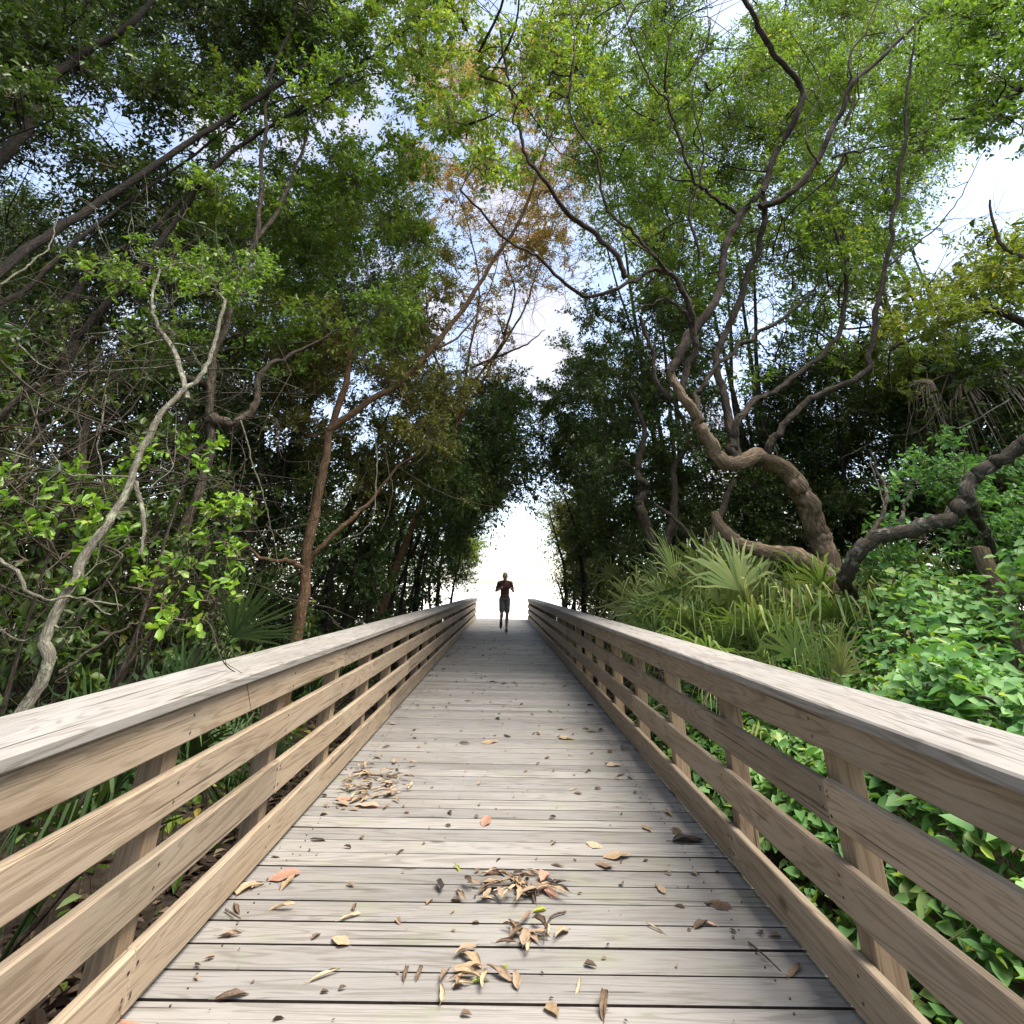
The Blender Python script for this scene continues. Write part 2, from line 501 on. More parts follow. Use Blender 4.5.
def gheight(x, y):
    """ground level beside the walkway"""
    x = np.asarray(x, dtype=float); y = np.asarray(y, dtype=float)
    side = np.clip((np.abs(x) - 1.6) / 3.0, 0, 1)
    h = GZ + 0.06 * np.sin(x * 1.7 + 0.4) * np.cos(y * 1.3) + side * 0.22 * (0.6 + 0.4 * np.sin(y * 0.5 + x * 0.3))
    right = np.clip((x - 2.2) / 2.5, 0, 1) * np.clip(1 - np.abs(y - 6) / 9, 0, 1)
    far = np.clip((y - 25) / 6, 0, 1)
    return (h + right * 0.45) * (1 - far) + (GZ - 0.15) * far - np.clip((y - 32) / 20, 0, 1) * 4


def grid_sheet(name, xs, ys, hf, mat):
    X, Y = np.meshgrid(xs, ys)
    V = np.stack([X, Y, hf(X, Y)], axis=-1).reshape(-1, 3)
    nx, ny = len(xs), len(ys)
    i = np.arange(nx * ny).reshape(ny, nx)
    f = np.stack([i[:-1, :-1], i[:-1, 1:], i[1:, 1:], i[1:, :-1]], axis=-1).reshape(-1, 4)
    mb = MB(); mb.add(V, f, 0.5)
    return mb.build(name, mat)


m, nt, out = new_mat('forest floor')
tc = nt.nodes.new('ShaderNodeTexCoord').outputs['Object']
c = ramp(nt, [(0.3, (0.022, 0.016, 0.012)), (0.55, (0.055, 0.04, 0.028)), (0.75, (0.12, 0.09, 0.06))], noise(nt, tc, 14, 6, 0.7))
principled(nt, out, c, 0.9, 0.2, bump(nt, noise(nt, tc, 40, 5, 0.7), 0.8, 0.02))
M['soil'] = m
m, nt, out = new_mat('beach sand')
tc = nt.nodes.new('ShaderNodeTexCoord').outputs['Object']
c = ramp(nt, [(0.3, (0.62, 0.57, 0.50)), (0.7, (0.74, 0.70, 0.63))], noise(nt, tc, 3, 6, 0.7))
principled(nt, out, c, 0.9, 0.2, bump(nt, noise(nt, tc, 6, 5, 0.7), 0.3, 0.05))
M['sand'] = m
m, nt, out = new_mat('sea water')
tc = nt.nodes.new('ShaderNodeTexCoord').outputs['Object']
principled(nt, out, (0.12, 0.2, 0.22), 0.15, 0.5, bump(nt, noise(nt, tc, 0.6, 4, 0.6), 0.4, 0.3))
M['sea'] = m

xs = np.concatenate([np.linspace(-400, -30, 8), np.linspace(-25, 25, 81), np.linspace(30, 400, 8)])
ys = np.concatenate([np.linspace(-60, -8, 8), np.linspace(-6, 40, 73), [46, 55, 70, 100, 160, 300, 600, 1500, 3000]])
tag(grid_sheet('ground', xs, ys, gheight, M['soil']), 'dark leaf strewn forest floor beside the boardwalk', 'ground', kind='structure')
sx = np.concatenate([[-400, -200, -100], np.linspace(-50, 50, 41), [100, 200, 400]])
sy = np.concatenate([np.linspace(27.6, 60, 27), [70, 90]])
def sand_h(x, y):
    e = np.clip((y - 27.6) / 2.0, 0, 1)
    return GZ - 0.15 - 0.5 * (1 - e) + e * (0.06 + 0.1 * np.sin(x * 0.4) * np.sin(y * 0.35) ) + 2.2 * np.clip((y - 33) / 22, 0, 1) ** 1.5 - np.clip((y - 60) / 30, 0, 1) * 0.9
tag(grid_sheet('beach', sx, sy, sand_h, M['sand']), 'sunlit pale sand beyond the end of the boardwalk', 'beach', kind='structure')
def sea_h(x, y): return np.full(np.shape(x), GZ - 0.6) + 0.0 * x
tag(grid_sheet('sea', np.linspace(-3000, 3000, 9), np.array([68, 120, 300, 900, 2500, 5000.0]), sea_h, M['sea']), 'bright sea beyond the sand', 'sea', kind='structure')

# ------------------------------------------------------------------ boardwalk
HW = 1.16            # half width between railing boards
Y0, Y1 = -1.6, 26.4
deck = MB()
y = Y0
k = 0
while y < Y1:
    w = 0.134 + random.uniform(-0.003, 0.002)
    gap = random.uniform(0.0145, 0.0175)
    ex = random.uniform(-0.012, 0.012)
    rot = np.array(Euler((R(random.uniform(-0.15, 0.15)), R(random.uniform(-0.06, 0.06)), R(random.uniform(-0.10, 0.10)))).to_matrix())
    # every plank is one long bevelled board, slightly cupped out of level
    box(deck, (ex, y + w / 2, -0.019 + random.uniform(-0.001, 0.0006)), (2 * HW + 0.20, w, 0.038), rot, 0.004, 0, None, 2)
    if y < 9:
        for xx in (-1.0, 0.98):
            for yy in (0.03, 0.11):
                a8 = np.linspace(0, 6.283, 7)[:-1]
                cx_, cy_ = xx + random.uniform(-.012, .012), y + yy + random.uniform(-.008, .008)
                vv = np.stack([cx_ + 0.0036 * np.cos(a8), cy_ + 0.0036 * np.sin(a8), np.full(6, 0.0035)], -1)
                vv = np.vstack([vv, vv - [0, 0, .01]])
                deck.add(vv, [[0, 1, 2, 3, 4, 5]], 0.5, 1)
                deck.add(vv, [[q_, q_ + 6, (q_ + 1) % 6 + 6, (q_ + 1) % 6] for q_ in range(6)], 0.5, 1)
    y += w + gap
    k += 1
boardwalk = deck.build('boardwalk', [M['deck'], M['screw'], M['gap_shade']], smooth=False)
tag(boardwalk, 'long weathered grey plank boardwalk running to the bright opening', 'boardwalk', kind='structure')
for x in (-1.05, 0.0, 1.05):
    sb = MB(); box(sb, (x, (Y0 + Y1) / 2, -0.145), (0.05, Y1 - Y0, 0.2), None, 0.004)
    sb.build('stringer', M['post'], boardwalk, smooth=False)

# ------------------------------------------------------------------ railings
RISE = [(-0.002 + 0.022, 0.150), (0.262, 0.135), (0.490, 0.125), (0.705, 0.118)]   # bottom and height of the four boards
FIRST = 2.30 - 4 * 1.02


def railing(side, label):
    HW = 1.16 if side > 0 else 1.108
    rise = RISE[:3] + [(0.684, 0.120)] if side < 0 else RISE
    cap_z = 0.846 if side > 0 else 0.836
    root = empty('wooden_railing', (side * (HW + 0.09), 2.0, 0), label, 'railing', 'railings along both edges of the boardwalk')
    pys = [FIRST + 1.02 * k for k in range(int((Y1 - FIRST) / 1.02) + 1)]
    for i, py in enumerate(pys):
        mb = MB()
        lean = np.array(Euler((R(random.uniform(-0.5, 0.5)), R(side * random.uniform(-0.3, 0.8)), R(random.uniform(-1.5, 1.5)))).to_matrix())
        box(mb, (side * (HW + 0.038 + 0.046), py, 0.14), (0.088, 0.088, 1.33), lean, 0.004)
        mb.build('post', M['post'], root, smooth=False, origin=(side * (HW + 0.084), py, 0.1))
    for row, (zb, hgt) in enumerate(rise):
        off = {0: 0, 1: 1, 2: 3, 3: 2}[row] if side < 0 else {0: 1, 1: 3, 2: 0, 3: 2}[row]
        brk = sorted(set([0] + list(range(off, len(pys), 4)) + [len(pys) - 1]))
        for a, b in zip(brk[:-1], brk[1:]):
            ya, yb = pys[a] + 0.0015, pys[b] - 0.0015
            if b == len(pys) - 1: yb += 0.05
            mb = MB()
            cz = zb + hgt / 2 + random.uniform(-0.004, 0.004)
            # a board is a run of short bevelled lengths so it can bow a little
            rot = np.array(Euler((R(random.uniform(-0.06, 0.06)), R(random.uniform(-0.6, 0.6)), 0)).to_matrix())
            box(mb, (side * (HW + 0.019 + random.uniform(-0.0015, 0.0005)), (ya + yb) / 2, cz), (0.038, yb - ya, hgt), rot, 0.005)
            for pp in pys[a:b + 1]:
                if pp > 9 or pp < 0.5: continue
                for dz in (0.28, 0.72):
                    for sgn in ((-1, 1) if (pp in (pys[a], pys[b])) else (0.4,)):
                        ny = pp + sgn * 0.022 + random.uniform(-.004, .004)
                        if pp == pys[a]: ny = pp + 0.022
                        if pp == pys[b]: ny = pp - 0.022
                        nz = zb + hgt * dz + random.uniform(-.01, .01)
                        a8 = np.linspace(0, 6.283, 9)[:-1] * -side
                        vv = np.stack([np.full(8, side * (HW - 0.0022)), ny + 0.0045 * np.cos(a8), nz + 0.0045 * np.sin(a8)], -1)
                        vv = np.vstack([vv, vv + [side * 0.006, 0, 0]])
                        mb.add(vv, [list(range(8))], 0.5, 1)
                        mb.add(vv, [[q_, q_ + 8, (q_ + 1) % 8 + 8, (q_ + 1) % 8] for q_ in range(8)], 0.5, 1)
            mb.build('rail_board', [M['rail'], M['screw']], root, smooth=False, origin=(side * HW, (ya + yb) / 2, cz))
    brk = sorted(set([0] + list(range(3 if side < 0 else 1, len(pys), 4)) + [len(pys) - 1]))
    tilt = np.array(Euler((0, R(side * -2.2), 0)).to_matrix())
    for a, b in zip(brk[:-1], brk[1:]):
        ya, yb = pys[a] + 0.001, pys[b] - 0.001
        if b == len(pys) - 1: yb += 0.08
        mb = MB()
        zc = cap_z + random.uniform(-0.002, 0.002)
        box(mb, (side * (HW - 0.025 + 0.145), (ya + yb) / 2, zc), (0.290, yb - ya, 0.038), tilt, 0.006)
        mb.build('cap_rail', M['cap'], root, smooth=False, origin=(side * (HW + 0.12), (ya + yb) / 2, zc))
    return root


railing(-1, 'weathered wooden railing along the left edge of the boardwalk, below the pale leaning stem')
railing(1, 'weathered wooden railing on the right edge of the boardwalk, beside the bright green vines')

# ------------------------------------------------------------------ trees
STATS = {'leaves': 0}


class Tree:
    """trunk and limbs are given as lines; leafy clumps are tied to the nearest wood by grown branches"""
    def __init__(self, name, label, cat, base, bark, leaf, leaf_len=0.055, width=0.45, shape='ovate', group=None, cover=1.3, sides=8, twig_mat='twig', droop=0.12, upw=0.25):
        self.root = empty(name, tuple(base), label, cat, group)
        self.base = np.array(base, dtype=float)
        self.wood, self.crown = MB(), MB()
        self.bark, self.leaf, self.twig_mat, self.limb_bark = bark, leaf, twig_mat, None
        self.ll, self.width, self.shape, self.cover, self.sides = leaf_len, width, shape, cover, sides
        self.nodes = []
        self.radii = []
        self.droop, self.upw = droop, upw

    def limb(self, pts, r0, r1, rough=0.10, wob=0.0, n=8, join=True):
        p = spline(pts, n); rough *= 1.35; wob *= 1.4
        if wob:
            k = len(p)
            q = rng.normal(0, 1, (k, 3)); q = np.cumsum(q, axis=0); q -= np.linspace(0, 1, k)[:, None] * q[-1]
            p = p + q * wob
        t = np.linspace(0, 1, len(p))
        rr = r0 * (1 - t) + r1 * t
        tube(self.wood, p, rr, self.sides, rough, 1 if (self.limb_bark and r0 < 0.06) else 0, 0.5)
        if join:
            self.nodes.extend(list(p)); self.radii.extend(list(rr))
        return p

    def reach(self, c, r1=0.006, rmax=0.03):
        """grow a branch from the nearest wood to point c"""
        N = np.array(self.nodes)
        dv = N - c
        dist = np.linalg.norm(dv, axis=1) + 0.5 * np.clip(dv[:, 2], 0, None)
        i = int(np.argmin(dist))
        a = N[i]; L = np.linalg.norm(c - a)
        if L < 0.05: return np.array([a, c])
        side = rng.normal(0, 1, 3)
        ctrl = a * 0.55 + c * 0.45 + side * L * 0.14 + np.array([0, 0, L * 0.12])
        ctrl2 = a * 0.2 + c * 0.8 + rng.normal(0, 1, 3) * L * 0.08
        p = spline([a, ctrl, ctrl2, c], max(3, int(3 + L * 1.5)))
        r0 = min(self.radii[i] * 0.8, 0.007 + 0.009 * L, rmax)
        rr = np.linspace(r0, min(r1, r0), len(p))
        tube(self.wood, p, rr, 5, 0.08, 1, 0.5, cap=False)
        self.nodes.extend(list(p[1:])); self.radii.extend(list(rr[1:]))
        return p

    def clump(self, c, rad, cover=None, flat=0.8, tone=None, branch=True):
        c = np.asarray(c, dtype=float)
        cov = self.cover if cover is None else cover
        if branch: p = self.reach(c)
        else: p = np.array([c - [0, 0, rad * .3], c])
        nleaf = int(max(12, cov * math.pi * rad * rad / (self.ll ** 2 * self.width * 0.62)))
        per = 9
        ntw = max(3, nleaf // per)
        # secondary branches
        ns = max(3, int(ntw / 6))
        dirs = norm(rng.normal(0, 1, (ns, 3)) + np.array([0, 0, 0.25]))
        rr = rad * rng.uniform(0.45, 1.0, (ns, 1))
        ends = c + dirs * rr * np.array([1, 1, flat])
        starts = p[np.clip(len(p) - 1 - rng.randint(0, 3, ns), 0, len(p) - 1)]
        mid = (starts + ends) / 2 + rng.normal(0, rad * 0.12, (ns, 3))
        twigs(self.crown, starts, mid, ends, np.full(ns, 0.0035 + 0.004 * min(rad, 1)), 1)
        # twigs on them
        j = rng.randint(0, ns, ntw)
        t = rng.uniform(0.25, 1.0, (ntw, 1))
        A = starts[j] * (1 - t) ** 2 + 2 * mid[j] * t * (1 - t) + ends[j] * t * t
        dt = norm(norm(ends[j] - c) + rng.normal(0, 0.75, (ntw, 3)) + np.array([0, 0, self.upw]))
        tl = rad * rng.uniform(0.22, 0.5, (ntw, 1)) + self.ll * 1.2
        tl = np.minimum(tl, self.ll * 7)
        C = A + dt * tl
        B = (A + C) / 2 + rng.normal(0, 0.1, (ntw, 3)) * tl
        twigs(self.crown, A, B, C, np.full(ntw, 0.0022), 1)
        # leaves along the twigs
        nl = ntw * per
        jj = np.repeat(np.arange(ntw), per)
        tt = np.tile(np.linspace(0.2, 1.0, per), ntw)[:, None] + rng.uniform(-0.06, 0.06, (nl, 1))
        pos = A[jj] * (1 - tt) ** 2 + 2 * B[jj] * tt * (1 - tt) + C[jj] * tt * tt
        sd = norm(np.cross(dt[jj], rng.normal(0, 1, (nl, 3))))
        ld = dt[jj] * 0.6 + sd * 0.9 + np.array([0, 0, -0.15])
        nm = rng.normal(0, 0.65, (nl, 3)) + np.array([0, 0, 1.0])
        ln = self.ll * rng.uniform(0.6, 1.2, nl)
        tn = (rng.uniform(0, 1) if tone is None else tone)
        rn = np.clip(0.55 * rng.rand(nl) + 0.42 * tn + 0.04 * rng.randn(nl), 0, 1)
        leaves(self.crown, pos, ld, nm, ln, self.width, rng.uniform(0.1, 0.3), 0, rn, self.droop, self.shape)
        STATS['leaves'] += nl

    def region(self, pts, depth, n, rpx, cover=None, avoid=(), tone=None, jitter=True):
        """n clumps spread over an outline of (px, py), seen at depths between depth[0] and depth[1]"""
        poly = np.array(pts, dtype=float)
        lo, hi = poly.min(0), poly.max(0)
        got = []
        tries = 0
        while len(got) < n and tries < n * 60:
            tries += 1
            q = rng.uniform(lo, hi)
            inside = False
            k = len(poly) - 1
            for i in range(len(poly)):
                if (poly[i][1] > q[1]) != (poly[k][1] > q[1]) and q[0] < (poly[k][0] - poly[i][0]) * (q[1] - poly[i][1]) / (poly[k][1] - poly[i][1]) + poly[i][0]:
                    inside = not inside
                k = i
            if not inside: continue
            if any(((q[0] - a[0]) / a[2]) ** 2 + ((q[1] - a[1]) / a[3]) ** 2 < 1 for a in list(avoid) + GAPS): continue
            d = rng.uniform(*depth)
            c = P(q[0], q[1], d)
            if c[2] < gheight(c[0], c[1]) + 0.15: continue
            if abs(c[0]) < 1.75 and c[2] < 2.6: continue
            z = np.linalg.norm(c - CAM)
            got.append((c, rng.uniform(*rpx) * z / 560.0))
        if got and self.nodes:
            N = np.array(self.nodes)
            got.sort(key=lambda g: np.min(np.linalg.norm(N - g[0], axis=1)))
        for c, r in got:
            self.clump(c, r, cover, tone=tone)

    def bare(self, n, length, spread=1.0, r=0.006, pick=None, up=0.3):
        """leafless side twigs off the existing wood"""
        N = np.array(self.nodes)
        for _ in range(n):
            a = N[rng.randint(0, len(N))] if pick is None else N[rng.randint(int(len(N) * pick), len(N))]
            d = norm(rng.normal(0, 1, 3) * spread + np.array([0, 0, up]))
            L = rng.uniform(*length)
            p = spline([a, a + d * L * 0.22 + rng.normal(0, 0.06, 3) * L, a + d * L * 0.45 + rng.normal(0, 0.08, 3) * L, a + d * L * 0.72 + rng.normal(0, 0.09, 3) * L, a + d * L + rng.normal(0, 0.1, 3) * L], 4)
            tube(self.wood, p, np.linspace(r, 0.002, len(p)), 4, 0.0, 1, 0.5, cap=False)
            k = rng.randint(3, 8)
            q = p[rng.randint(3, len(p), k)]
            e = q + norm(rng.normal(0, 1, (k, 3)) + d) * L * 0.4
            twigs(self.wood, q, (q + e) / 2 + rng.normal(0, 0.03, (k, 3)), e, np.full(k, r * 0.45), 1)

    def done(self):
        if self.wood.n: self.wood.build('trunk', [M[self.bark], M[self.limb_bark or self.bark]], self.root)
        if self.crown.n: self.crown.build('crown', [M[self.leaf], M[self.twig_mat]], self.root)
        return self.root


def PL(*pts):
    return [P(*q) for q in pts]


def ground_at(x, y, dz=-0.1):
    return np.array([x, y, float(gheight(x, y)) + dz])


# holes of open sky (px, py, rx, ry) where no foliage hangs
GAPS = [(554, 338, 15, 44), (568, 300, 8, 10), (962, 195, 45, 40), (515, 574, 54, 74), (540, 520, 14, 18), (600, 175, 10, 12)]

exec_order = []
#TREES_BEGIN
# ---- right side: the big gnarled tree
b = P(822, 600, 6.7)
b = ground_at(b[0], b[1])
t = Tree('gnarled_tree', 'large gnarled tree with a thick trunk curving left over the palmettos, limbs twisting', 'tree', b, 'bark_hero', 'leaf_mid', 0.080, 0.48, cover=1.0, sides=14); t.limb_bark = 'bark_limb'
trunk = [b] + PL((822, 560, 6.7), (816, 527, 6.6), (806, 498, 6.5), (789, 477, 6.4), (765, 464, 6.3), (735, 466, 6.2), (713, 446, 6.15), (699, 424, 6.1), (680, 395, 6.0), (670, 370, 6.0))
t.limb(trunk, 0.145, 0.052, 0.085, 0.010)
t.limb(PL((735, 466, 6.2), (729, 445, 6.25), (735, 430, 6.3), (752, 410, 6.5), (790, 385, 6.8), (830, 345, 7.0), (845, 285, 7.0), (834, 235, 7.0), (832, 195, 7.0), (845, 150, 7.0)), 0.0480, 0.0225, 0.12, 0.011)
t.limb(PL((756, 464, 6.3), (770, 432, 6.2), (800, 396, 6.1), (850, 371, 6.0), (868, 345, 6.0), (884, 270, 5.9), (897, 220, 5.8), (904, 150, 5.7), (906, 90, 5.6), (915, 20, 5.5)), 0.0440, 0.0150, 0.12, 0.011)
t.limb(PL((740, 462, 6.2), (725, 430, 6.5), (716, 390, 6.7), (712, 362, 6.8), (727, 325, 6.8), (747, 275, 6.7), (764, 220, 6.5), (762, 192, 6.4)), 0.0520, 0.0413, 0.12, 0.011)
t.limb(PL((699, 424, 6.1), (702, 398, 6.3), (712, 375, 6.4), (735, 350, 6.5), (772, 330, 6.6), (807, 303, 6.7), (822, 280, 6.8), (828, 240, 6.9)), 0.0400, 0.0150, 0.12, 0.013)
t.limb(PL((670, 372, 6.0), (684, 342, 6.1), (708, 305, 6.2), (718, 268, 6.3), (727, 235, 6.3), (742, 212, 6.3), (762, 192, 6.3)), 0.0560, 0.0413, 0.12, 0.010)
t.limb(PL((762, 194, 6.3), (775, 157, 6.2), (792, 124, 6.0), (800, 88, 5.8), (775, 57, 5.6), (758, 24, 5.4), (738, -6, 5.2), (715, -40, 5.0)), 0.0528, 0.0375, 0.12, 0.009)
t.limb(PL((762, 207, 6.3), (790, 196, 6.2), (822, 166, 6.1), (843, 126, 6.0), (858, 80, 5.8), (900, 38, 5.6), (945, -4, 5.4), (990, -50, 5.2)), 0.0496, 0.0225, 0.12, 0.011)
t.limb(PL((845, 125, 6.0), (852, 100, 6.0), (848, 60, 5.9), (870, 20, 5.8), (895, -30, 5.6)), 0.0240, 0.0135, 0.12, 0.013)
t.limb(PL((680, 392, 6.0), (693, 350, 5.9), (690, 322, 5.8), (682, 297, 5.7), (668, 274, 5.6), (645, 267, 5.6), (627, 278, 5.5), (582, 291, 5.3), (540, 262, 5.0), (505, 240, 4.8), (460, 190, 4.6)), 0.0448, 0.0105, 0.12, 0.009)
t.limb(PL((627, 278, 5.5), (607, 250, 5.4), (582, 226, 5.3), (547, 190, 5.1), (523, 150, 5.0), (519, 112, 4.9), (508, 80, 4.8), (500, 30, 4.6)), 0.0384, 0.0135, 0.12, 0.010)
t.limb(PL((690, 322, 5.8), (672, 302, 5.8), (655, 300, 5.8), (635, 312, 5.7)), 0.0280, 0.0060, 0.12, 0.011)
t.limb(PL((640, 315, 6.1), (650, 345, 6.2), (655, 380, 6.2), (672, 400, 6.1)), 0.0240, 0.0338, 0.12, 0.006)
t.limb(PL((737, 215, 6.3), (715, 190, 6.1), (695, 175, 6.0), (678, 130, 5.8), (665, 100, 5.6), (640, 60, 5.4), (620, 0, 5.2)), 0.0280, 0.0090, 0.12, 0.013)
t.limb(PL((668, 274, 5.6), (640, 240, 5.5), (610, 212, 5.4), (600, 160, 5.2), (570, 110, 5.0), (575, 40, 4.8)), 0.0240, 0.0075, 0.12, 0.013)
t.limb(PL((700, 260, 6.2), (690, 210, 6.0), (700, 160, 5.8), (690, 110, 5.6), (700, 40, 5.4)), 0.0224, 0.0075, 0.12, 0.013)
t.limb(PL((832, 158, 6.1), (870, 145, 6.2), (905, 140, 6.3), (940, 125, 6.4)), 0.0192, 0.0045, 0.12, 0.009)
t.limb(PL((820, 165, 6.1), (800, 130, 6.2), (820, 80, 6.2), (790, 30, 6.1)), 0.0176, 0.0060, 0.12, 0.013)
t.limb(PL((884, 270, 5.9), (930, 235, 6.0), (962, 200, 6.1), (985, 150, 6.2)), 0.0144, 0.0037, 0.12, 0.011)
t.region([(540, -60), (760, -60), (800, 60), (790, 210), (730, 260), (640, 250), (560, 170)], (6.3, 9.5), 64, (20, 40), tone=None)
t.region([(760, -60), (960, -60), (960, 90), (900, 240), (840, 300), (770, 230)], (6.4, 9.5), 44, (18, 36))
t.region([(400, -50), (600, -60), (600, 120), (540, 200), (440, 150)], (4.6, 7.5), 58, (20, 38), 0.8, tone=0.95)
t.region([(640, 200), (900, 200), (900, 380), (760, 400), (690, 330), (640, 300)], (7.4, 10.5), 64, (18, 34), 0.7)
t.bare(110, (0.4, 1.6), 1.0, 0.008)
t.bare(120, (1.0, 3.0), 0.7, 0.021, 0.2, 0.8)
t.done()

# ---- right side: twisted pale stems in front of the dark wall
b = P(668, 600, 8.6); b = ground_at(b[0], b[1])
t = Tree('twisted_tree', 'small tree of three twisted pale stems forking low behind the palmettos', 'tree', b, 'bark_grey', 'leaf_dark', 0.075, 0.48, cover=1.0, sides=9)
t.limb([b] + PL((664, 575, 8.6), (655, 550, 8.6), (645, 520, 8.5), (643, 500, 8.5), (648, 488, 8.5), (640, 472, 8.4), (634, 462, 8.4), (640, 430, 8.3), (630, 390, 8.2)), 0.10, 0.03, 0.12, 0.01)
t.limb(PL((664, 575, 8.6), (664, 545, 8.7), (672, 528, 8.7), (676, 505, 8.8), (678, 470, 8.8), (690, 440, 8.8), (672, 400, 8.8)), 0.08, 0.03, 0.1, 0.01)
t.limb(PL((668, 582, 8.6), (685, 566, 8.5), (702, 556, 8.4), (710, 535, 8.4), (722, 500, 8.5), (735, 480, 8.6)), 0.12, 0.03, 0.1, 0.008)
t.limb(PL((700, 558, 8.5), (690, 535, 8.4), (672, 518, 8.4), (655, 505, 8.3)), 0.045, 0.02, 0.1, 0.008)
t.region([(575, 310), (690, 290), (720, 400), (700, 470), (600, 470)], (8.0, 10.5), 62, (16, 30), 1.1)
t.region([(590, 470), (720, 470), (720, 560), (600, 560)], (9.3, 11.5), 26, (16, 26), 0.9)
t.bare(50, (0.4, 1.2))
t.done()

# ---- right side: dark wall of evergreens behind
for (px, Y, reg, dep, n, lab) in [
    (760, 9.8, [(690, 390), (860, 370), (860, 560), (700, 560)], (9.0, 11.5), 62, 'dense dark evergreen tree directly behind the curved pale trunk'),
    (850, 8.6, [(840, 330), (960, 380), (960, 540), (850, 540)], (8.0, 10.0), 48, 'dark evergreen tree between the curved trunk and the mottled horizontal limb'),
    (1010, 7.0, [(930, 360), (1080, 340), (1080, 560), (940, 560)], (6.3, 8.4), 44, 'dark evergreen tree at the right edge behind the dead palm fronds'),
]:
    b = P(px, 600, Y); b = ground_at(b[0], b[1])
    t = Tree('evergreen_tree', lab, 'tree', b, 'bark_dark', 'leaf_dark', 0.065, 0.5, group='evergreens behind the right railing', cover=1.2)
    top = P(px - 15, 400, Y)
    t.limb([b, b * 0.6 + top * 0.4 + np.array([0.15, 0.1, 0]), top], 0.09, 0.02, 0.1, 0.012)
    top2 = P(px + 45, 430, Y + 0.4)
    t.limb([b, b * 0.5 + top2 * 0.5 + np.array([0.2, 0, 0]), top2], 0.06, 0.015, 0.1, 0.012)
    t.region(reg, dep, n, (20, 38))
    t.bare(40, (0.5, 1.5))
    t.done()

# ---- right side: mottled dark limb
b = P(905, 640, 6.4); b = ground_at(b[0], b[1])
t = Tree('lichen_tree', 'dark tree with a lichen mottled limb running level then rising at the right edge', 'tree', b, 'bark_lichen', 'leaf_vine', 0.075, 0.5, cover=0.8, sides=10)
t.limb([b] + PL((858, 600, 5.7), (848, 572, 5.2), (866, 535, 5.0), (890, 524, 4.9), (920, 520, 4.8), (950, 514, 4.7), (974, 504, 4.6), (983, 482, 4.6), (1000, 462, 4.5), (1030, 442, 4.4), (1090, 420, 4.3)), 0.062, 0.048, 0.09, 0.008)
t.limb(PL((974, 504, 4.6), (985, 530, 4.8), (1000, 570, 5.0)), 0.05, 0.02, 0.1, 0.008)
t.limb(PL((868, 534, 5.0), (880, 500, 5.1), (875, 470, 5.2), (870, 450, 5.2)), 0.022, 0.010, 0.1, 0.006)
t.limb(PL((900, 522, 4.9), (905, 505, 4.9), (912, 490, 4.9)), 0.018, 0.008, 0.1, 0.004)
t.region([(905, 460), (990, 440), (990, 500), (910, 505)], (5.0, 6.0), 12, (16, 26), tone=0.45)
t.region([(880, 540), (1050, 520), (1050, 600), (880, 600)], (5.0, 6.2), 22, (16, 30), tone=0.3)
t.region([(990, 480), (1060, 460), (1060, 560), (1000, 560)], (4.8, 6.0), 10, (16, 28), tone=0.5)
t.bare(26, (0.3, 0.9))
t.done()

# ---- right side: light tree above the mottled limb, at the frame edge
b = P(1090, 600, 6.0); b = ground_at(b[0], b[1])
t = Tree('yellow_green_tree', 'yellow green leafy tree reaching in at the upper right beside the patch of blue sky', 'tree', b, 'bark_grey', 'leaf_light', 0.08, 0.4, cover=1.1)
t.limb([b] + PL((1080, 450, 6.0), (1040, 340, 6.1), (990, 310, 6.3), (930, 330, 6.4), (890, 350, 6.5)), 0.09, 0.02, 0.1, 0.01)
t.limb(PL((1040, 340, 6.1), (1030, 280, 6.1), (1000, 240, 6.1), (990, 200, 6.1)), 0.05, 0.015, 0.1, 0.01)
t.region([(900, 300), (960, 265), (1050, 215), (1060, 350), (980, 340), (900, 350)], (5.6, 7.8), 44, (14, 28), 0.8)
t.region([(850, 330), (930, 320), (930, 400), (860, 390)], (7, 8), 10, (14, 24), 0.6, tone=0.4)
t.done()

b = ground_at(5.2, 2.2)
t = Tree('overhanging_tree', 'near tree whose dark leaves hang in at the top right corner', 'tree', b, 'bark_dark', 'leaf_mid', 0.07, 0.5, cover=0.7)
t.limb([b, np.array([5.0, 2.5, 3.0])] + PL((1120, 60, 3.6), (1040, 70, 3.9), (985, 110, 4.1), (950, 120, 4.3)), 0.12, 0.012, 0.1, 0.008)
t.limb(PL((1120, 60, 3.6), (1060, 0, 3.7), (1000, -20, 3.9), (950, 10, 4.1)), 0.05, 0.012, 0.1, 0.008)
t.region([(960, -40), (1070, -40), (1070, 150), (990, 130), (930, 60)], (3.5, 5.2), 44, (18, 32), tone=0.3)
t.done()

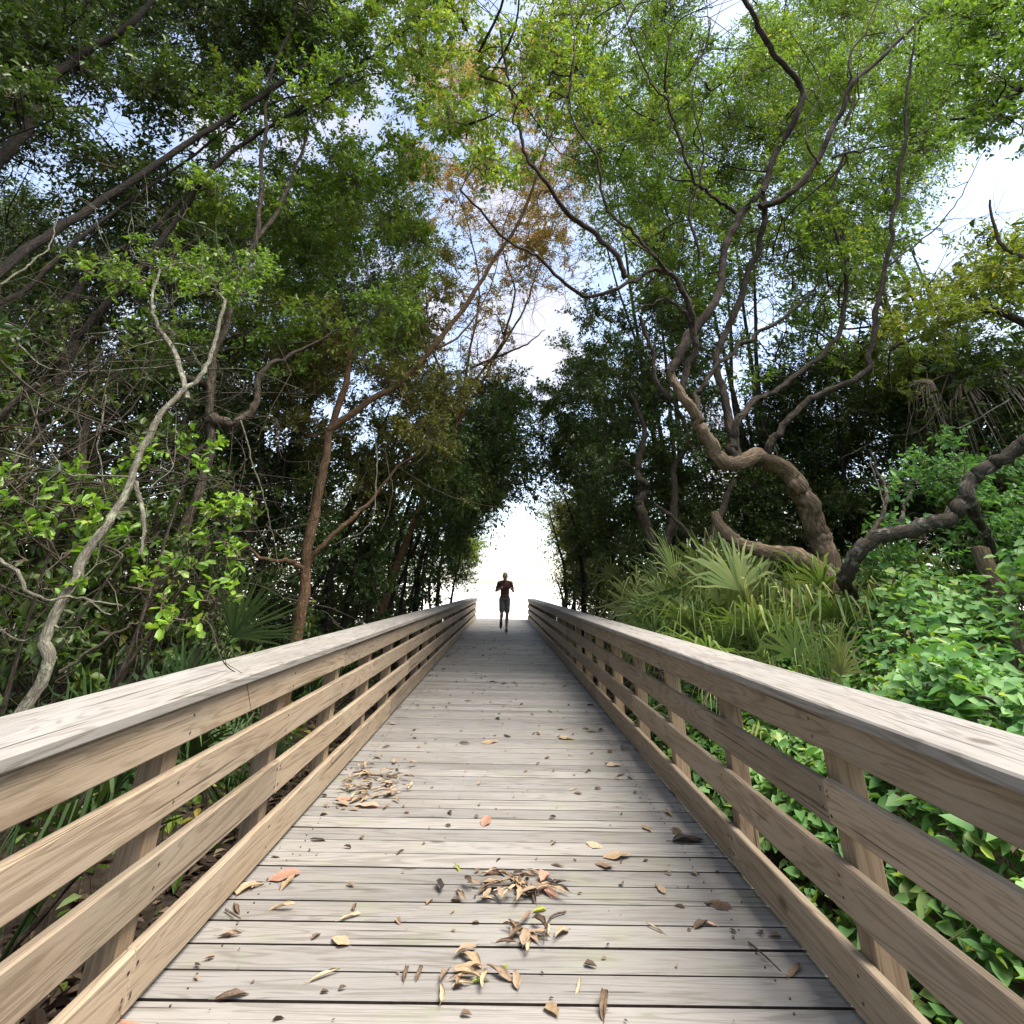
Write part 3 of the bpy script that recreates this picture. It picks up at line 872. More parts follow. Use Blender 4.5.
# ---- right side: trees lining the tunnel
for (X, Y, reg, dep, n, lab, lf) in [
    (2.4, 12.0, [(585, 370), (660, 350), (660, 570), (600, 585)], (11.0, 13.5), 52, 'dark tree beyond the twisted stems on the right of the tunnel', 'leaf_dark'),
    (2.2, 15.5, [(545, 350), (620, 330), (620, 480), (600, 590), (570, 590)], (14, 17), 56, 'leafy dark tree arching over the right half of the tunnel', 'leaf_dark'),
    (2.1, 19.5, [(560, 440), (600, 440), (600, 590), (556, 590)], (18, 21), 34, 'lighter tree at the far right of the tunnel near its mouth', 'leaf_olive'),
    (2.3, 24.0, [(548, 520), (585, 520), (590, 592), (545, 595)], (22, 25.5), 18, 'small bushy tree at the bright mouth of the tunnel on the right', 'leaf_olive'),
]:
    b = ground_at(X, Y)
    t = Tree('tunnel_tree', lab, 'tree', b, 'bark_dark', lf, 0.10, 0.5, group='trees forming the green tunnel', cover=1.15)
    top = np.array([X - 0.5, Y, 4.0]) if Y < 20 else np.array([X - 0.1, Y, 1.9])
    t.limb([b, (b + top) / 2 + np.array([0.3, 0, 0]), top], 0.10, 0.012, 0.1, 0.012)
    t.limb([b + np.array([.3, .4, 0]), (b + top) / 2 + np.array([0.8, 0.5, 0]), top + np.array([1.2, .6, .2])], 0.07, 0.01, 0.1, 0.012)
    t.region(reg, dep, n, (14, 28))
    t.bare(20, (0.5, 1.5))
    t.done()

# ---- left side: big tree with the two long diagonal limbs
b = ground_at(-5.6, 3.4)
t = Tree('spreading_tree', 'large dark tree whose thick straight limbs slant across the upper left canopy', 'tree', b, 'bark_dark', 'leaf_dark', 0.082, 0.5, cover=0.95, sides=10)
j = P(-70, 330, 4.0)
t.limb([b, b * 0.5 + j * 0.5 + np.array([-0.2, 0, 0]), j], 0.19, 0.15, 0.08, 0.006)
t.limb([j] + PL((0, 268, 4.2), (55, 232, 4.4), (110, 196, 4.6), (200, 135, 4.9), (290, 76, 5.2), (350, 30, 5.4), (390, -25, 5.6), (420, -60, 5.7)), 0.050, 0.026, 0.08, 0.005)
t.limb([j] + PL((20, 290, 4.6), (90, 225, 5.0), (170, 170, 5.4), (260, 110, 5.8), (330, 90, 6.0)), 0.028, 0.013, 0.08, 0.007)
t.limb(PL((-60, 310, 4.1), (-20, 200, 4.2), (20, 130, 4.3), (60, 60, 4.4), (130, 20, 4.5), (180, -40, 4.5)), 0.08, 0.03, 0.08, 0.008)
t.limb(PL((30, 130, 4.4), (60, 75, 4.5), (100, 45, 4.6), (145, 10, 4.7)), 0.02, 0.008, 0.08, 0.004)
t.limb([j] + PL((10, 345, 4.6), (60, 310, 4.9), (100, 260, 5.0), (140, 240, 5.2), (190, 190, 5.6)), 0.05, 0.02, 0.08, 0.008)
t.region([(-60, -70), (130, -70), (130, 40), (60, 110), (-60, 120)], (3.8, 5.5), 40, (24, 44), tone=0.45)
t.region([(90, -70), (330, -70), (330, 40), (240, 110), (100, 120)], (4.6, 7.5), 60, (24, 44), tone=None)
t.region([(-60, 90), (60, 90), (200, 150), (200, 300), (40, 320), (-60, 250)], (5.0, 8.0), 44, (22, 40), 0.75)
t.bare(110, (0.5, 2.0), 1.0, 0.009)
t.bare(60, (1.2, 3.0), 0.7, 0.016, None, 0.5)
t.done()

# ---- left: second slanting tree
b = ground_at(-4.4, 5.0)
t = Tree('slanting_tree', 'dark slender tree leaning right across the left canopy below the thicker limbs', 'tree', b, 'bark_dark', 'leaf_mid', 0.078, 0.5, cover=0.78, sides=9)
q = P(60, 380, 5.0)
t.limb([b, q] + PL((90, 328, 5.0), (140, 278, 5.0), (178, 225, 5.1), (205, 185, 5.1), (240, 150, 5.2), (300, 112, 5.3), (345, 78, 5.4), (395, 42, 5.5), (440, -5, 5.6), (470, -50, 5.6)), 0.044, 0.014, 0.08, 0.004)
t.limb(PL((295, 115, 5.3), (340, 88, 5.4), (372, 72, 5.4), (400, 85, 5.5), (440, 110, 5.6)), 0.02, 0.006, 0.08, 0.006)
t.region([(200, 60), (420, 20), (450, 100), (380, 190), (280, 230), (190, 200)], (5.0, 7.5), 50, (20, 38), 0.9)
t.region([(330, -60), (470, -60), (450, 60), (360, 60)], (5.0, 6.5), 22, (20, 34), 0.8, tone=0.9)
t.bare(30, (0.4, 1.3))
t.done()

# ---- left: upright dark stem
b = ground_at(-3.2, 4.9)
t = Tree('upright_tree', 'dark upright stem with a bent fork rising through the middle of the left canopy', 'tree', b, 'bark_grey', 'leaf_mid', 0.072, 0.5, cover=0.85, sides=9)
t.limb([b] + PL((205, 470, 5.2), (210, 400, 5.2), (216, 352, 5.2), (228, 310, 5.2), (242, 270, 5.2), (255, 232, 5.2), (261, 180, 5.2), (264, 130, 5.2), (272, 70, 5.3), (300, 0, 5.4)), 0.05, 0.018, 0.1, 0.008)
t.limb(PL((250, 246, 5.2), (275, 215, 5.3), (295, 175, 5.4), (310, 130, 5.4), (300, 90, 5.5)), 0.03, 0.010, 0.1, 0.006)
t.limb(PL((212, 385, 5.2), (180, 372, 5.2), (140, 375, 5.3), (100, 372, 5.4), (60, 350, 5.4), (20, 340, 5.4)), 0.05, 0.025, 0.14, 0.01)
t.limb(PL((210, 420, 5.2), (228, 432, 5.3), (250, 410, 5.4), (262, 380, 5.5), (300, 350, 5.7)), 0.06, 0.02, 0.14, 0.01)
t.region([(180, 200), (350, 160), (420, 240), (420, 350), (260, 380), (180, 330)], (5.6, 8.5), 66, (20, 36), 1.0)
t.region([(300, 130), (410, 130), (430, 250), (330, 260)], (6, 8), 22, (18, 30), 0.8)
t.bare(40, (0.4, 1.4))
t.done()

# ---- left: the leaning pale stem near the rail
b = ground_at(-2.35, 2.35)
t = Tree('leaning_stem', 'slender pale lichen covered stem leaning right just behind the left railing', 'tree', b, 'bark_pale', 'leaf_mid', 0.055, 0.5, cover=0.8, sides=9)
t.limb([b] + PL((20, 712, 2.55), (52, 640, 2.62), (82, 565, 2.72), (110, 525, 2.82), (138, 480, 2.95), (160, 435, 3.1), (185, 400, 3.25), (205, 375, 3.35), (214, 345, 3.45), (225, 300, 3.6)), 0.027, 0.013, 0.09, 0.004)
t.limb(PL((138, 482, 2.95), (148, 530, 2.9), (140, 555, 2.85)), 0.012, 0.006, 0.05, 0.003)
t.limb(PL((185, 400, 3.25), (170, 350, 3.4), (150, 310, 3.6), (160, 270, 3.8)), 0.018, 0.008, 0.1, 0.004)
t.region([(100, 250), (250, 260), (260, 360), (130, 350)], (3.6, 4.8), 14, (18, 30), tone=0.3)
t.bare(22, (0.3, 0.9), 1.0, 0.005)
t.done()

# ---- left: bright broadleaf shrub
b = ground_at(-2.3, 3.0)
t = Tree('broadleaf_shrub', 'bright green broadleaf shrub behind the left railing around the pale leaning stem', 'shrub', b, 'bark_grey', 'leaf_shrub', 0.056, 0.55, 'obovate', cover=0.85, upw=0.5)
for q in [(170, 590, 2.9), (230, 520, 3.1), (120, 560, 2.8), (60, 520, 2.8), (215, 600, 2.9), (190, 460, 3.2)]:
    e = P(*q)
    t.limb([b + rng.normal(0, 0.08, 3) * [1, 1, 0], b * 0.5 + e * 0.5 + rng.normal(0, 0.1, 3), e], 0.016, 0.006, 0.05, 0.004)
for (px, py, d, r) in [(70, 505, 2.8, 24), (30, 505, 2.7, 22), (100, 520, 2.9, 22), (70, 480, 3.0, 16), (95, 545, 2.8, 20), (170, 455, 3.2, 20), (200, 455, 3.2, 18), (150, 470, 3.1, 16), (205, 480, 3.1, 14),
                       (215, 520, 3.1, 22), (236, 515, 3.1, 20), (225, 545, 3.0, 18), (245, 560, 3.0, 12), (140, 590, 2.8, 18), (165, 600, 2.8, 18), (175, 575, 2.9, 12), (205, 600, 2.9, 16), (235, 598, 2.9, 13), (185, 620, 2.8, 14),
                       (60, 560, 2.7, 22), (20, 540, 2.6, 20), (110, 485, 3.0, 16), (5, 480, 2.8, 18), (40, 590, 2.6, 16), (125, 545, 2.9, 16)]:
    t.clump(P(px, py, d), r * d * 1.0 / 512, tone=rng.uniform(0.3, 1))
t.bare(20, (0.2, 0.6), 1.0, 0.004)
t.done()
b = ground_at(-1.9, 1.75)
t = Tree('broadleaf_shrub', 'low bright green sprig seen between the boards of the near left railing', 'shrub', b, 'bark_grey', 'leaf_shrub', 0.07, 0.55, 'obovate', cover=0.7)
t.limb([b, b + np.array([-0.1, .05, .35]), b + np.array([-.15, .1, .55])], 0.01, 0.005, 0.05)
for dx, dy, dz, r in [(0, 0, .5, .13), (-.2, .1, .45, .14), (.05, -.25, .3, .12), (-.1, .3, .4, .12), (-.25, -.2, .2, .13), (0, -.45, .1, .12), (.02, .5, .35, .1)]:
    t.clump(b + np.array([dx, dy, dz + .1]), r, tone=rng.uniform(.2, .8))
t.done()

# ---- left: reddish trunk
b = P(296, 645, 6.6); b = ground_at(b[0], b[1])
t = Tree('reddish_tree', 'tree with a straight reddish brown trunk standing close behind the left railing', 'tree', b, 'bark_red', 'leaf_olive', 0.062, 0.45, cover=1.05, sides=10)
t.limb([b] + PL((298, 630, 6.6), (306, 570, 6.6), (314, 515, 6.6), (322, 470, 6.6), (330, 430, 6.7), (345, 380, 6.8), (350, 330, 6.9)), 0.07, 0.04, 0.09, 0.006)
t.limb(PL((308, 565, 6.6), (335, 530, 6.6), (365, 505, 6.7), (395, 470, 6.8), (430, 440, 6.9)), 0.035, 0.010, 0.08, 0.008)
t.limb(PL((306, 575, 6.6), (290, 560, 6.5), (262, 560, 6.4), (245, 540, 6.4)), 0.03, 0.010, 0.08, 0.008)
t.limb(PL((330, 430, 6.7), (370, 400, 6.7), (393, 388, 6.7), (430, 350, 6.7), (468, 302, 6.7), (490, 264, 6.7), (514, 226, 6.6), (530, 190, 6.5), (542, 158, 6.4), (565, 100, 6.2)), 0.05, 0.014, 0.08, 0.004)
t.limb(PL((430, 350, 6.7), (462, 335, 6.8), (490, 290, 7.0), (500, 250, 7.1)), 0.02, 0.006, 0.08, 0.006)
t.region([(270, 330), (450, 300), (470, 380), (440, 450), (300, 440), (250, 400)], (6.6, 9.0), 70, (16, 30), 1.1)
t.region([(380, 260), (450, 240), (480, 330), (400, 340)], (7, 9), 20, (14, 26), 0.7, tone=0.8)
t.region([(260, 430), (420, 430), (430, 520), (330, 520)], (7.2, 9.5), 30, (14, 26), 0.8, tone=0.2)
t.bare(80, (0.5, 1.6), 1.0, 0.006)
t.done()

# ---- bare turning tree over the path
b = ground_at(-2.6, 11.5)
t = Tree('turning_tree', 'thin half bare tree with yellowing and rusty leaves against the pale sky above the path', 'tree', b, 'bark_red', 'leaf_autumn', 0.07, 0.45, cover=0.5)
s = P(455, 430, 11.5)
t.limb([b, b * 0.5 + s * 0.5 + np.array([-0.2, 0, 0]), s], 0.09, 0.06, 0.1, 0.01)
for pts in [[(455, 430, 11.5), (470, 360, 11.5), (480, 290, 11.5), (470, 230, 11.4), (450, 180, 11.2)],
            [(455, 430, 11.5), (490, 370, 11.5), (520, 320, 11.4), (540, 270, 11.2), (555, 220, 11.0)],
            [(462, 400, 11.5), (500, 345, 11.3), (515, 290, 11.2), (505, 240, 11.0), (520, 190, 10.8)],
            [(460, 415, 11.5), (430, 350, 11.5), (425, 290, 11.3), (410, 220, 11.1)],
            [(470, 370, 11.5), (520, 350, 11.4), (545, 330, 11.2)]]:
    t.limb(PL(*pts), 0.035, 0.009, 0.08, 0.012)
t.region([(400, 160), (540, 150), (570, 230), (540, 290), (480, 330), (410, 300)], (10, 12.5), 60, (14, 26), tone=None)
t.region([(500, 200), (575, 200), (590, 300), (520, 300)], (10, 13), 14, (10, 18), 0.4)
t.region([(450, 310), (520, 320), (515, 390), (450, 400)], (10.5, 12.5), 18, (12, 20), 0.4)
t.region([(400, 60), (560, 40), (590, 180), (560, 250), (420, 200)], (9.5, 12.5), 64, (14, 26), 0.6)
t.bare(380, (0.5, 2.0), 0.9, 0.009, 0.25)
t.done()

# ---- left: trees lining the tunnel
for (X, Y, reg, dep, n, lab, lf) in [
    (-2.6, 9.0, [(330, 430), (470, 420), (470, 560), (350, 600)], (8.6, 11.0), 52, 'dark tree just past the reddish trunk on the left of the tunnel', 'leaf_dark'),
    (-2.4, 12.5, [(400, 370), (520, 380), (520, 470), (470, 540), (410, 590)], (11.5, 14.5), 66, 'dark tree arching from the left over the middle of the tunnel', 'leaf_dark'),
    (-2.3, 16.0, [(430, 400), (590, 385), (580, 470), (540, 500), (510, 510), (470, 570), (430, 595)], (14.5, 18), 105, 'dark tree whose crown closes the top of the tunnel', 'leaf_dark'),
    (-2.2, 20.0, [(445, 460), (500, 470), (495, 530), (478, 560), (450, 598)], (18, 22), 36, 'dark tree at the far left of the tunnel', 'leaf_dark'),
    (-1.9, 24.3, [(462, 545), (486, 550), (490, 580), (468, 596)], (23, 25.5), 14, 'small sunlit yellow green bush at the left of the tunnel mouth', 'leaf_light'),
]:
    b = ground_at(X, Y)
    bush = lf == 'leaf_light'
    t = Tree('tunnel_tree' if not bush else 'sunlit_bush', lab, 'tree' if not bush else 'bush', b, 'bark_dark', lf, 0.10, 0.5, group=None if bush else 'trees forming the green tunnel', cover=1.2)
    top = np.array([X + 0.5, Y, 4.2]) if not bush else np.array([X, Y, 1.6])
    t.limb([b, (b + top) / 2 + np.array([-0.3, 0, 0]), top], 0.10 if not bush else 0.03, 0.012 if not bush else 0.01, 0.1, 0.012)
    if not bush:
        for kk in range(4):
            bb = b + np.array([-0.4 * kk + .2, rng.uniform(-.8, .8), 0]); tt = top + np.array([rng.uniform(-1.5, .8), rng.uniform(-1, 1), rng.uniform(-.6, .3)])
            t.limb([bb, (bb + tt) / 2 + np.array([rng.uniform(-.4, .2), 0, 0]), tt], 0.05, 0.01, 0.1, 0.012)
    t.region(reg, dep, n, (14, 28))
    if not bush: t.bare(36, (0.5, 1.6))
    t.done()

# ---- left: dark trees that fill the wall behind
for (X, Y, reg, dep, n, lab) in [
    (-5.0, 2.6, [(-120, 330), (60, 330), (60, 640), (-120, 640)], (2.9, 4.6), 46, 'dark leafy tree filling the left edge behind the bright shrub'),
    (-4.6, 4.6, [(40, 330), (210, 340), (210, 640), (40, 640)], (4.4, 6.5), 58, 'dark tree in the thicket behind the leaning pale stem'),
    (-4.8, 6.8, [(180, 340), (320, 360), (310, 620), (190, 640)], (7.0, 9.2), 54, 'dark tree in the thicket left of the reddish trunk'),
    (-6.5, 8.0, [(-40, 200), (250, 180), (250, 400), (-40, 420)], (8.0, 12.0), 70, 'tall tree deep in the left thicket behind the slanting limbs'),
    (-5.5, 11.0, [(200, 180), (420, 160), (420, 400), (220, 420)], (10, 14), 66, 'tall tree deep in the thicket behind the upright stem'),
]:
    b = ground_at(X, Y)
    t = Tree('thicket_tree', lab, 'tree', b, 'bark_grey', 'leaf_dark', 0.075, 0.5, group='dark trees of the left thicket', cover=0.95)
    cx = np.mean([q[0] for q in reg]); cy = min(q[1] for q in reg)
    for kk in range(5):
        top = P(cx + rng.uniform(-70, 70), cy + rng.uniform(-30, 120), rng.uniform(*dep))
        bb = b + np.array([rng.uniform(-.8, 1.2), rng.uniform(-.8, .8), 0])
        bb = ground_at(bb[0], bb[1])
        t.limb([bb, (bb + top) / 2 + rng.normal(0, 0.25, 3), top], rng.uniform(.04, .08), 0.02, 0.1, 0.014)
    t.region(reg, dep, n, (22, 42))
    t.bare(120, (0.5, 2.0), 1.0, 0.008)
    t.done()

# ---- right: tall light crowned trees behind the gnarled tree
for (X, Y, reg, dep, n, lab) in [
    (5.2, 10.0, [(620, 60), (830, 40), (860, 330), (640, 330)], (9.0, 12.5), 80, 'tall light green tree whose crown fills behind the forked limbs of the gnarled tree'),
    (7.5, 9.0, [(800, -20), (1000, -20), (960, 150), (900, 190), (900, 330), (800, 320)], (9.0, 12.0), 70, 'tall light green tree left of the patch of blue sky'),
    (4.2, 13.0, [(575, 60), (690, 60), (690, 300), (600, 260)], (11.0, 14.5), 46, 'tall light green tree nearest the open strip of sky on the right'),
]:
    b = ground_at(X, Y)
    t = Tree('tall_tree', lab, 'tree', b, 'bark_grey', 'leaf_mid', 0.10, 0.48, group='tall trees behind the gnarled tree', cover=0.48)
    cx = np.mean([q[0] for q in reg]); cy = np.mean([q[1] for q in reg])
    for kk in range(4):
        top = P(cx + rng.uniform(-40, 20), cy + rng.uniform(-20, 110), np.mean(dep) + rng.uniform(-1, 1))
        t.limb([b + rng.normal(0, .15, 3) * [1, 1, 0], (b + top) / 2 + rng.normal(0, 0.3, 3), top], 0.09, 0.02, 0.1, 0.014)
    t.region(reg, dep, n, (20, 40))
    t.bare(90, (0.6, 2.2), 1.0, 0.01); t.done()
# ---- shaded shrubs under the trees
for (X, Y, rad, h, n, lab) in [
    (-3.0, 2.0, 0.9, 1.3, 14, 'dark shrub low behind the near left railing'), (-3.4, 3.6, 1.0, 1.4, 18, 'dark shrub under the bright broadleaf shrub'),
    (-3.6, 5.4, 1.0, 1.5, 18, 'dark shrub between the upright fan and the reddish trunk'), (-3.5, 7.6, 1.1, 1.5, 18, 'dark shrub behind the reddish trunk'),
    (-3.3, 10.0, 1.1, 1.6, 18, 'dark shrub beside the left railing in the middle of the tunnel'), (-3.0, 13.5, 1.2, 1.7, 18, 'dark shrub beside the left railing far along the tunnel'),
    (-2.9, 17.5, 1.2, 1.8, 18, 'dark shrub beside the left railing near the tunnel mouth'),
    (4.6, 6.4, 0.9, 1.6, 16, 'dark shrub under the mottled limb'), (5.4, 5.0, 1.0, 1.5, 18, 'dark shrub at the right edge behind the vines'),
    (4.0, 8.6, 1.2, 1.8, 20, 'dark shrub between the fallen log and the dark evergreens'), (3.3, 11.2, 1.1, 1.7, 18, 'dark shrub behind the twisted stems'),
    (3.1, 15.0, 1.2, 1.8, 18, 'dark shrub beside the right railing in the tunnel'), (3.0, 19.0, 1.2, 1.8, 16, 'dark shrub beside the right railing near the tunnel mouth'),
]:
    b = ground_at(X, Y, -0.05)
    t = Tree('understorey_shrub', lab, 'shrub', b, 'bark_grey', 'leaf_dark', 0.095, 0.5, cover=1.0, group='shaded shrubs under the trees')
    for kk in range(7):
        a = rng.uniform(0, 6.28); e = b + np.array([math.cos(a) * rad * .8, math.sin(a) * rad * .8, h * rng.uniform(.5, 1)])
        t.limb([b, (b + e) / 2 + rng.normal(0, .1, 3), e], 0.016, 0.005, 0.05, 0.006)
    for kk in range(n):
        a = rng.uniform(0, 6.28); q = rad * math.sqrt(rng.rand())
        c_ = b + np.array([math.cos(a) * q, math.sin(a) * q, h * rng.uniform(.15, 1)])
        if abs(c_[0]) > 1.8: t.clump(c_, rng.uniform(.24, .4))
    t.bare(24, (.3, .9), 1, .005); t.done()
#TREES_END

# ------------------------------------------------------------------ fan palms of the understorey
def fan(mb, base, tip_dir, pet_len, blade_len, nseg=26, spread=200, droop=0.25, mat=0, tone=0.5, wid=0.028, plane=None):
    """one palmetto fan: stalk, then narrow blades that spread from its end"""
    d = norm(np.asarray(tip_dir, dtype=float))
    base = np.asarray(base, dtype=float)
    hub = base + d * pet_len
    p = spline([base, base * 0.5 + hub * 0.5 + np.array([0, 0, pet_len * 0.05]), hub], 4)
    tube(mb, p, np.linspace(0.009, 0.006, len(p)), 5, 0, mat, tone * 0.8, cap=False)
    s = np.cross(d, [0, 0, 1.0])
    if np.linalg.norm(s) < 0.1: s = np.array([1.0, 0, 0])
    s = norm(s)
    nrm = norm(np.cross(s, d) + rng.normal(0, 0.35, 3))
    if plane is not None: nrm = norm(np.asarray(plane, float))
    s = norm(np.cross(d, nrm)); nrm = np.cross(s, d)
    an = np.radians(np.linspace(-spread / 2, spread / 2, nseg) + rng.normal(0, 1.6, nseg))
    bd = d[None] * np.cos(an)[:, None] + s[None] * np.sin(an)[:, None]
    L = blade_len * (0.72 + 0.28 * np.cos(an * 0.8)) * rng.uniform(0.78, 1.1, nseg)
    sd = norm(np.cross(bd, nrm[None]))
    K = 6
    V = np.zeros((nseg, K, 2, 3))
    Mid = np.zeros((nseg, K, 3))
    for k in range(K):
        tpos = k / (K - 1)
        w = wid * L / 0.6 * (0.25 + 1.6 * tpos if tpos < 0.35 else 0.81 * (1 - (tpos - 0.35) / 0.65) ** 0.8 + 0.02) * 0.8
        c = hub + bd * (L * tpos)[:, None] + nrm[None] * (0.10 * L * math.sin(tpos * 2.2))[:, None] * 0.5
        c = c + np.array([0, 0, -1.0]) * (droop * L * tpos ** 2.4 * rng.uniform(0.4, 1.9, nseg))[:, None]
        V[:, k, 0] = c + sd * w[:, None] * 0.5 + nrm[None] * (w * 0.25)[:, None]
        V[:, k, 1] = c - sd * w[:, None] * 0.5 + nrm[None] * (w * 0.25)[:, None]
    idx = np.arange(nseg * K * 2).reshape(nseg, K, 2)
    f = np.stack([idx[:, :-1, 0], idx[:, :-1, 1], idx[:, 1:, 1], idx[:, 1:, 0]], axis=-1).reshape(-1, 4)
    mb.add(V.reshape(-1, 3), f, np.repeat(np.clip(tone + rng.normal(0, 0.12, nseg), 0, 1), K - 1), mat)


def palmetto(base, n, label, size=1.0, mat='palmetto', group='palmettos behind the railings', face=None, dead=0, tone=(0.1, 0.95)):
    root = empty('palmetto', tuple(base), label, 'palmetto', group)
    for i in range(n):
        az = 2 * math.pi * i / n + rng.uniform(-0.4, 0.4)
        el = R(rng.uniform(25, 80))
        d = np.array([math.cos(az) * math.cos(el), math.sin(az) * math.cos(el), math.sin(el)])
        mb = MB()
        b0 = np.asarray(base) + np.array([math.cos(az), math.sin(az), 0]) * 0.05
        fan(mb, b0, d, size * rng.uniform(0.4, 0.9), size * rng.uniform(0.5, 0.72), rng.randint(18, 24), rng.uniform(120, 210), rng.uniform(0.15, 0.75), 0, rng.uniform(*tone), wid=0.043)
        mb.build('frond', M[mat], root, smooth=False, origin=tuple(b0))
    for i in range(dead):
        az = rng.uniform(0, 6.28); el = R(rng.uniform(-10, 30))
        d = np.array([math.cos(az) * math.cos(el), math.sin(az) * math.cos(el), math.sin(el)])
        mb = MB()
        fan(mb, base, d, size * 0.5, size * 0.5, 18, 110, 0.8, 0, rng.uniform(0.2, 0.9))
        tag(mb.build('frond', M['dead_frond'], root, smooth=False, origin=tuple(base)), 'dead tan drooping frond')
    return root


#PLANTS_BEGIN
pal = [
    (836, 620, 5.9, 1.0, 'tall ragged palmetto with dry blades in front of the curved trunk base', 5),
    (628, 612, 11.5, 1.2, 'small looking palmetto deep along the right railing', 1),
    (705, 615, 8.3, 1.3, 'tall palmetto rising behind the others near the fallen log', 2),
    (765, 655, 4.9, 0.8, 'low spreading palmetto where the vines begin behind the right railing', 1),
    (655, 625, 8.6, 1.15, 'pale palmetto furthest along the right railing at the foot of the twisted stems', 2),
    (690, 625, 7.8, 1.15, 'bushy palmetto in front of the twisted pale stems', 1),
    (720, 630, 7.2, 1.15, 'palmetto with long drooping blades at the middle of the right hand palmetto row', 1),
    (750, 640, 6.6, 1.1, 'palmetto below the end of the fallen log', 1),
    (775, 640, 6.0, 1.05, 'yellowish palmetto nearest the leafy vines on the right', 1),
    (700, 640, 6.4, 0.95, 'low palmetto brushing the right railing', 2),
    (745, 665, 5.3, 0.9, 'palmetto with dry hanging blades right behind the right railing', 3),
    (640, 615, 10.2, 1.1, 'distant palmetto near the tunnel on the right', 1),
    (815, 600, 6.3, 1.15, 'palmetto at the base of the curved pale trunk', 2),
    (870, 600, 6.2, 1.0, 'palmetto under the mottled limb', 1),
    (920, 610, 5.8, 1.0, 'shaded palmetto below the rising end of the mottled limb', 1),
]
for px, py, Y, s, lab, dead in pal:
    q = P(px, py, Y)
    palmetto(ground_at(max(q[0], 2.35 + 0.25 * s), Y, 0.5 if Y > 5.5 else 0.25), 9, lab, s * 1.22, 'palmetto', dead=dead)
for X, Y, s, lab in [(-2.35, 4.1, 0.95, 'dark palmetto with one upright fan beside the left railing below the bright shrub'),
                     (-2.1, 3.1, 0.8, 'dark palmetto in the shade under the bright shrub'),
                     (-2.9, 5.5, 1.0, 'dark palmetto left of the reddish trunk'),
                     (-2.5, 2.2, 0.8, 'dark palmetto low at the foot of the leaning pale stem'),
                     (-2.2, 8.0, 0.9, 'dark palmetto beyond the reddish trunk'),
                     (-2.0, 5.0, 0.6, 'small dark palmetto seen between the left railing boards')]:
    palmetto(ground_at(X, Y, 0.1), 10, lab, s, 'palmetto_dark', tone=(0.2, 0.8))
r_ = empty('palmetto', tuple(ground_at(-2.5, 4.55, 0)), 'single broad upright palmetto fan standing just behind the left railing', 'palmetto', 'palmettos behind the railings')
mb = MB(); b0 = ground_at(-2.5, 4.55, 0.3); hub = P(238, 655, 4.2)
fan(mb, b0, P(258, 600, 4.2) - b0, np.linalg.norm(hub - b0), 0.60, 30, 120, 0.08, 0, 0.85, 0.03, plane=[0.35, -1, 0.25])
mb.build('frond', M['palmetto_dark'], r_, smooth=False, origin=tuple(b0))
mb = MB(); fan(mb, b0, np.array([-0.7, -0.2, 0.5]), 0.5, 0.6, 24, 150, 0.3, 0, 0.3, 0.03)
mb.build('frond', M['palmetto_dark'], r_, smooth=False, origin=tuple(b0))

# cabbage palm with its skirt of dead fronds
b = P(965, 600, 7.2); b = ground_at(b[0], b[1])
top = P(955, 375, 7.2)
root = empty('cabbage_palm', tuple(b), 'palm with a shaggy skirt of dead hanging fronds behind the mottled limb', 'palm')
mb = MB(); p = spline([b, b * 0.5 + top * 0.5 + np.array([0.15, 0, 0]), top], 10)
tube(mb, p, np.linspace(0.17, 0.14, len(p)), 12, 0.12); mb.build('trunk', M['bark_grey'], root)
for i in range(11):
    az = 2 * math.pi * i / 11 + rng.uniform(-.2, .2); el = R(rng.uniform(-62, -15))
    mb = MB(); d = np.array([math.cos(az) * math.cos(el), math.sin(az) * math.cos(el), math.sin(el)])
    fan(mb, top, d, rng.uniform(.4, .8), rng.uniform(.5, .75), 16, 60, 1.0, 0, rng.uniform(.1, .9))
    tag(mb.build('frond', M['dead_frond'], root, smooth=False, origin=tuple(top)), 'dead grey brown hanging frond')
for i in range(12):
    az = 2 * math.pi * i / 12 + rng.uniform(-.2, .2); el = R(rng.uniform(10, 70))
    mb = MB(); d = np.array([math.cos(az) * math.cos(el), math.sin(az) * math.cos(el), math.sin(el)])
    fan(mb, top, d, rng.uniform(.5, .9), rng.uniform(.6, .8), 26, 180, .5, 0, rng.uniform(.2, .8))
    mb.build('frond', M['palmetto'], root, smooth=False, origin=tuple(top))

# fallen log and stump
mb = MB()
lp = PL((714, 513, 6.6), (722, 528, 6.5), (738, 543, 6.4), (762, 551, 6.3), (790, 555, 6.2), (815, 567, 6.1), (840, 600, 6.0))
lp.append(ground_at(lp[-1][0] + .15, lp[-1][1]))
tube(mb, spline(lp, 8), np.linspace(0.05, 0.105, (len(lp) - 1) * 8 + 1), 10, 0.16)
log = mb.build('fallen_log', M['bark_hero'], origin=tuple(lp[-1]))
tag(log, 'broken pale log lying above the palmettos below the curved trunk', 'log')
b = P(1000, 640, 4.6); b = ground_at(b[0], b[1])
mb = MB(); e = P(980, 548, 4.7)
tube(mb, spline([b, (b + e) / 2 + np.array([.05, 0, 0]), e], 6), np.linspace(0.11, 0.07, 13), 10, 0.12)
tag(mb.build('tree_stump', M['bark_hero'], origin=tuple(b)), 'short broken brown stump among the vines below the mottled limb', 'stump')

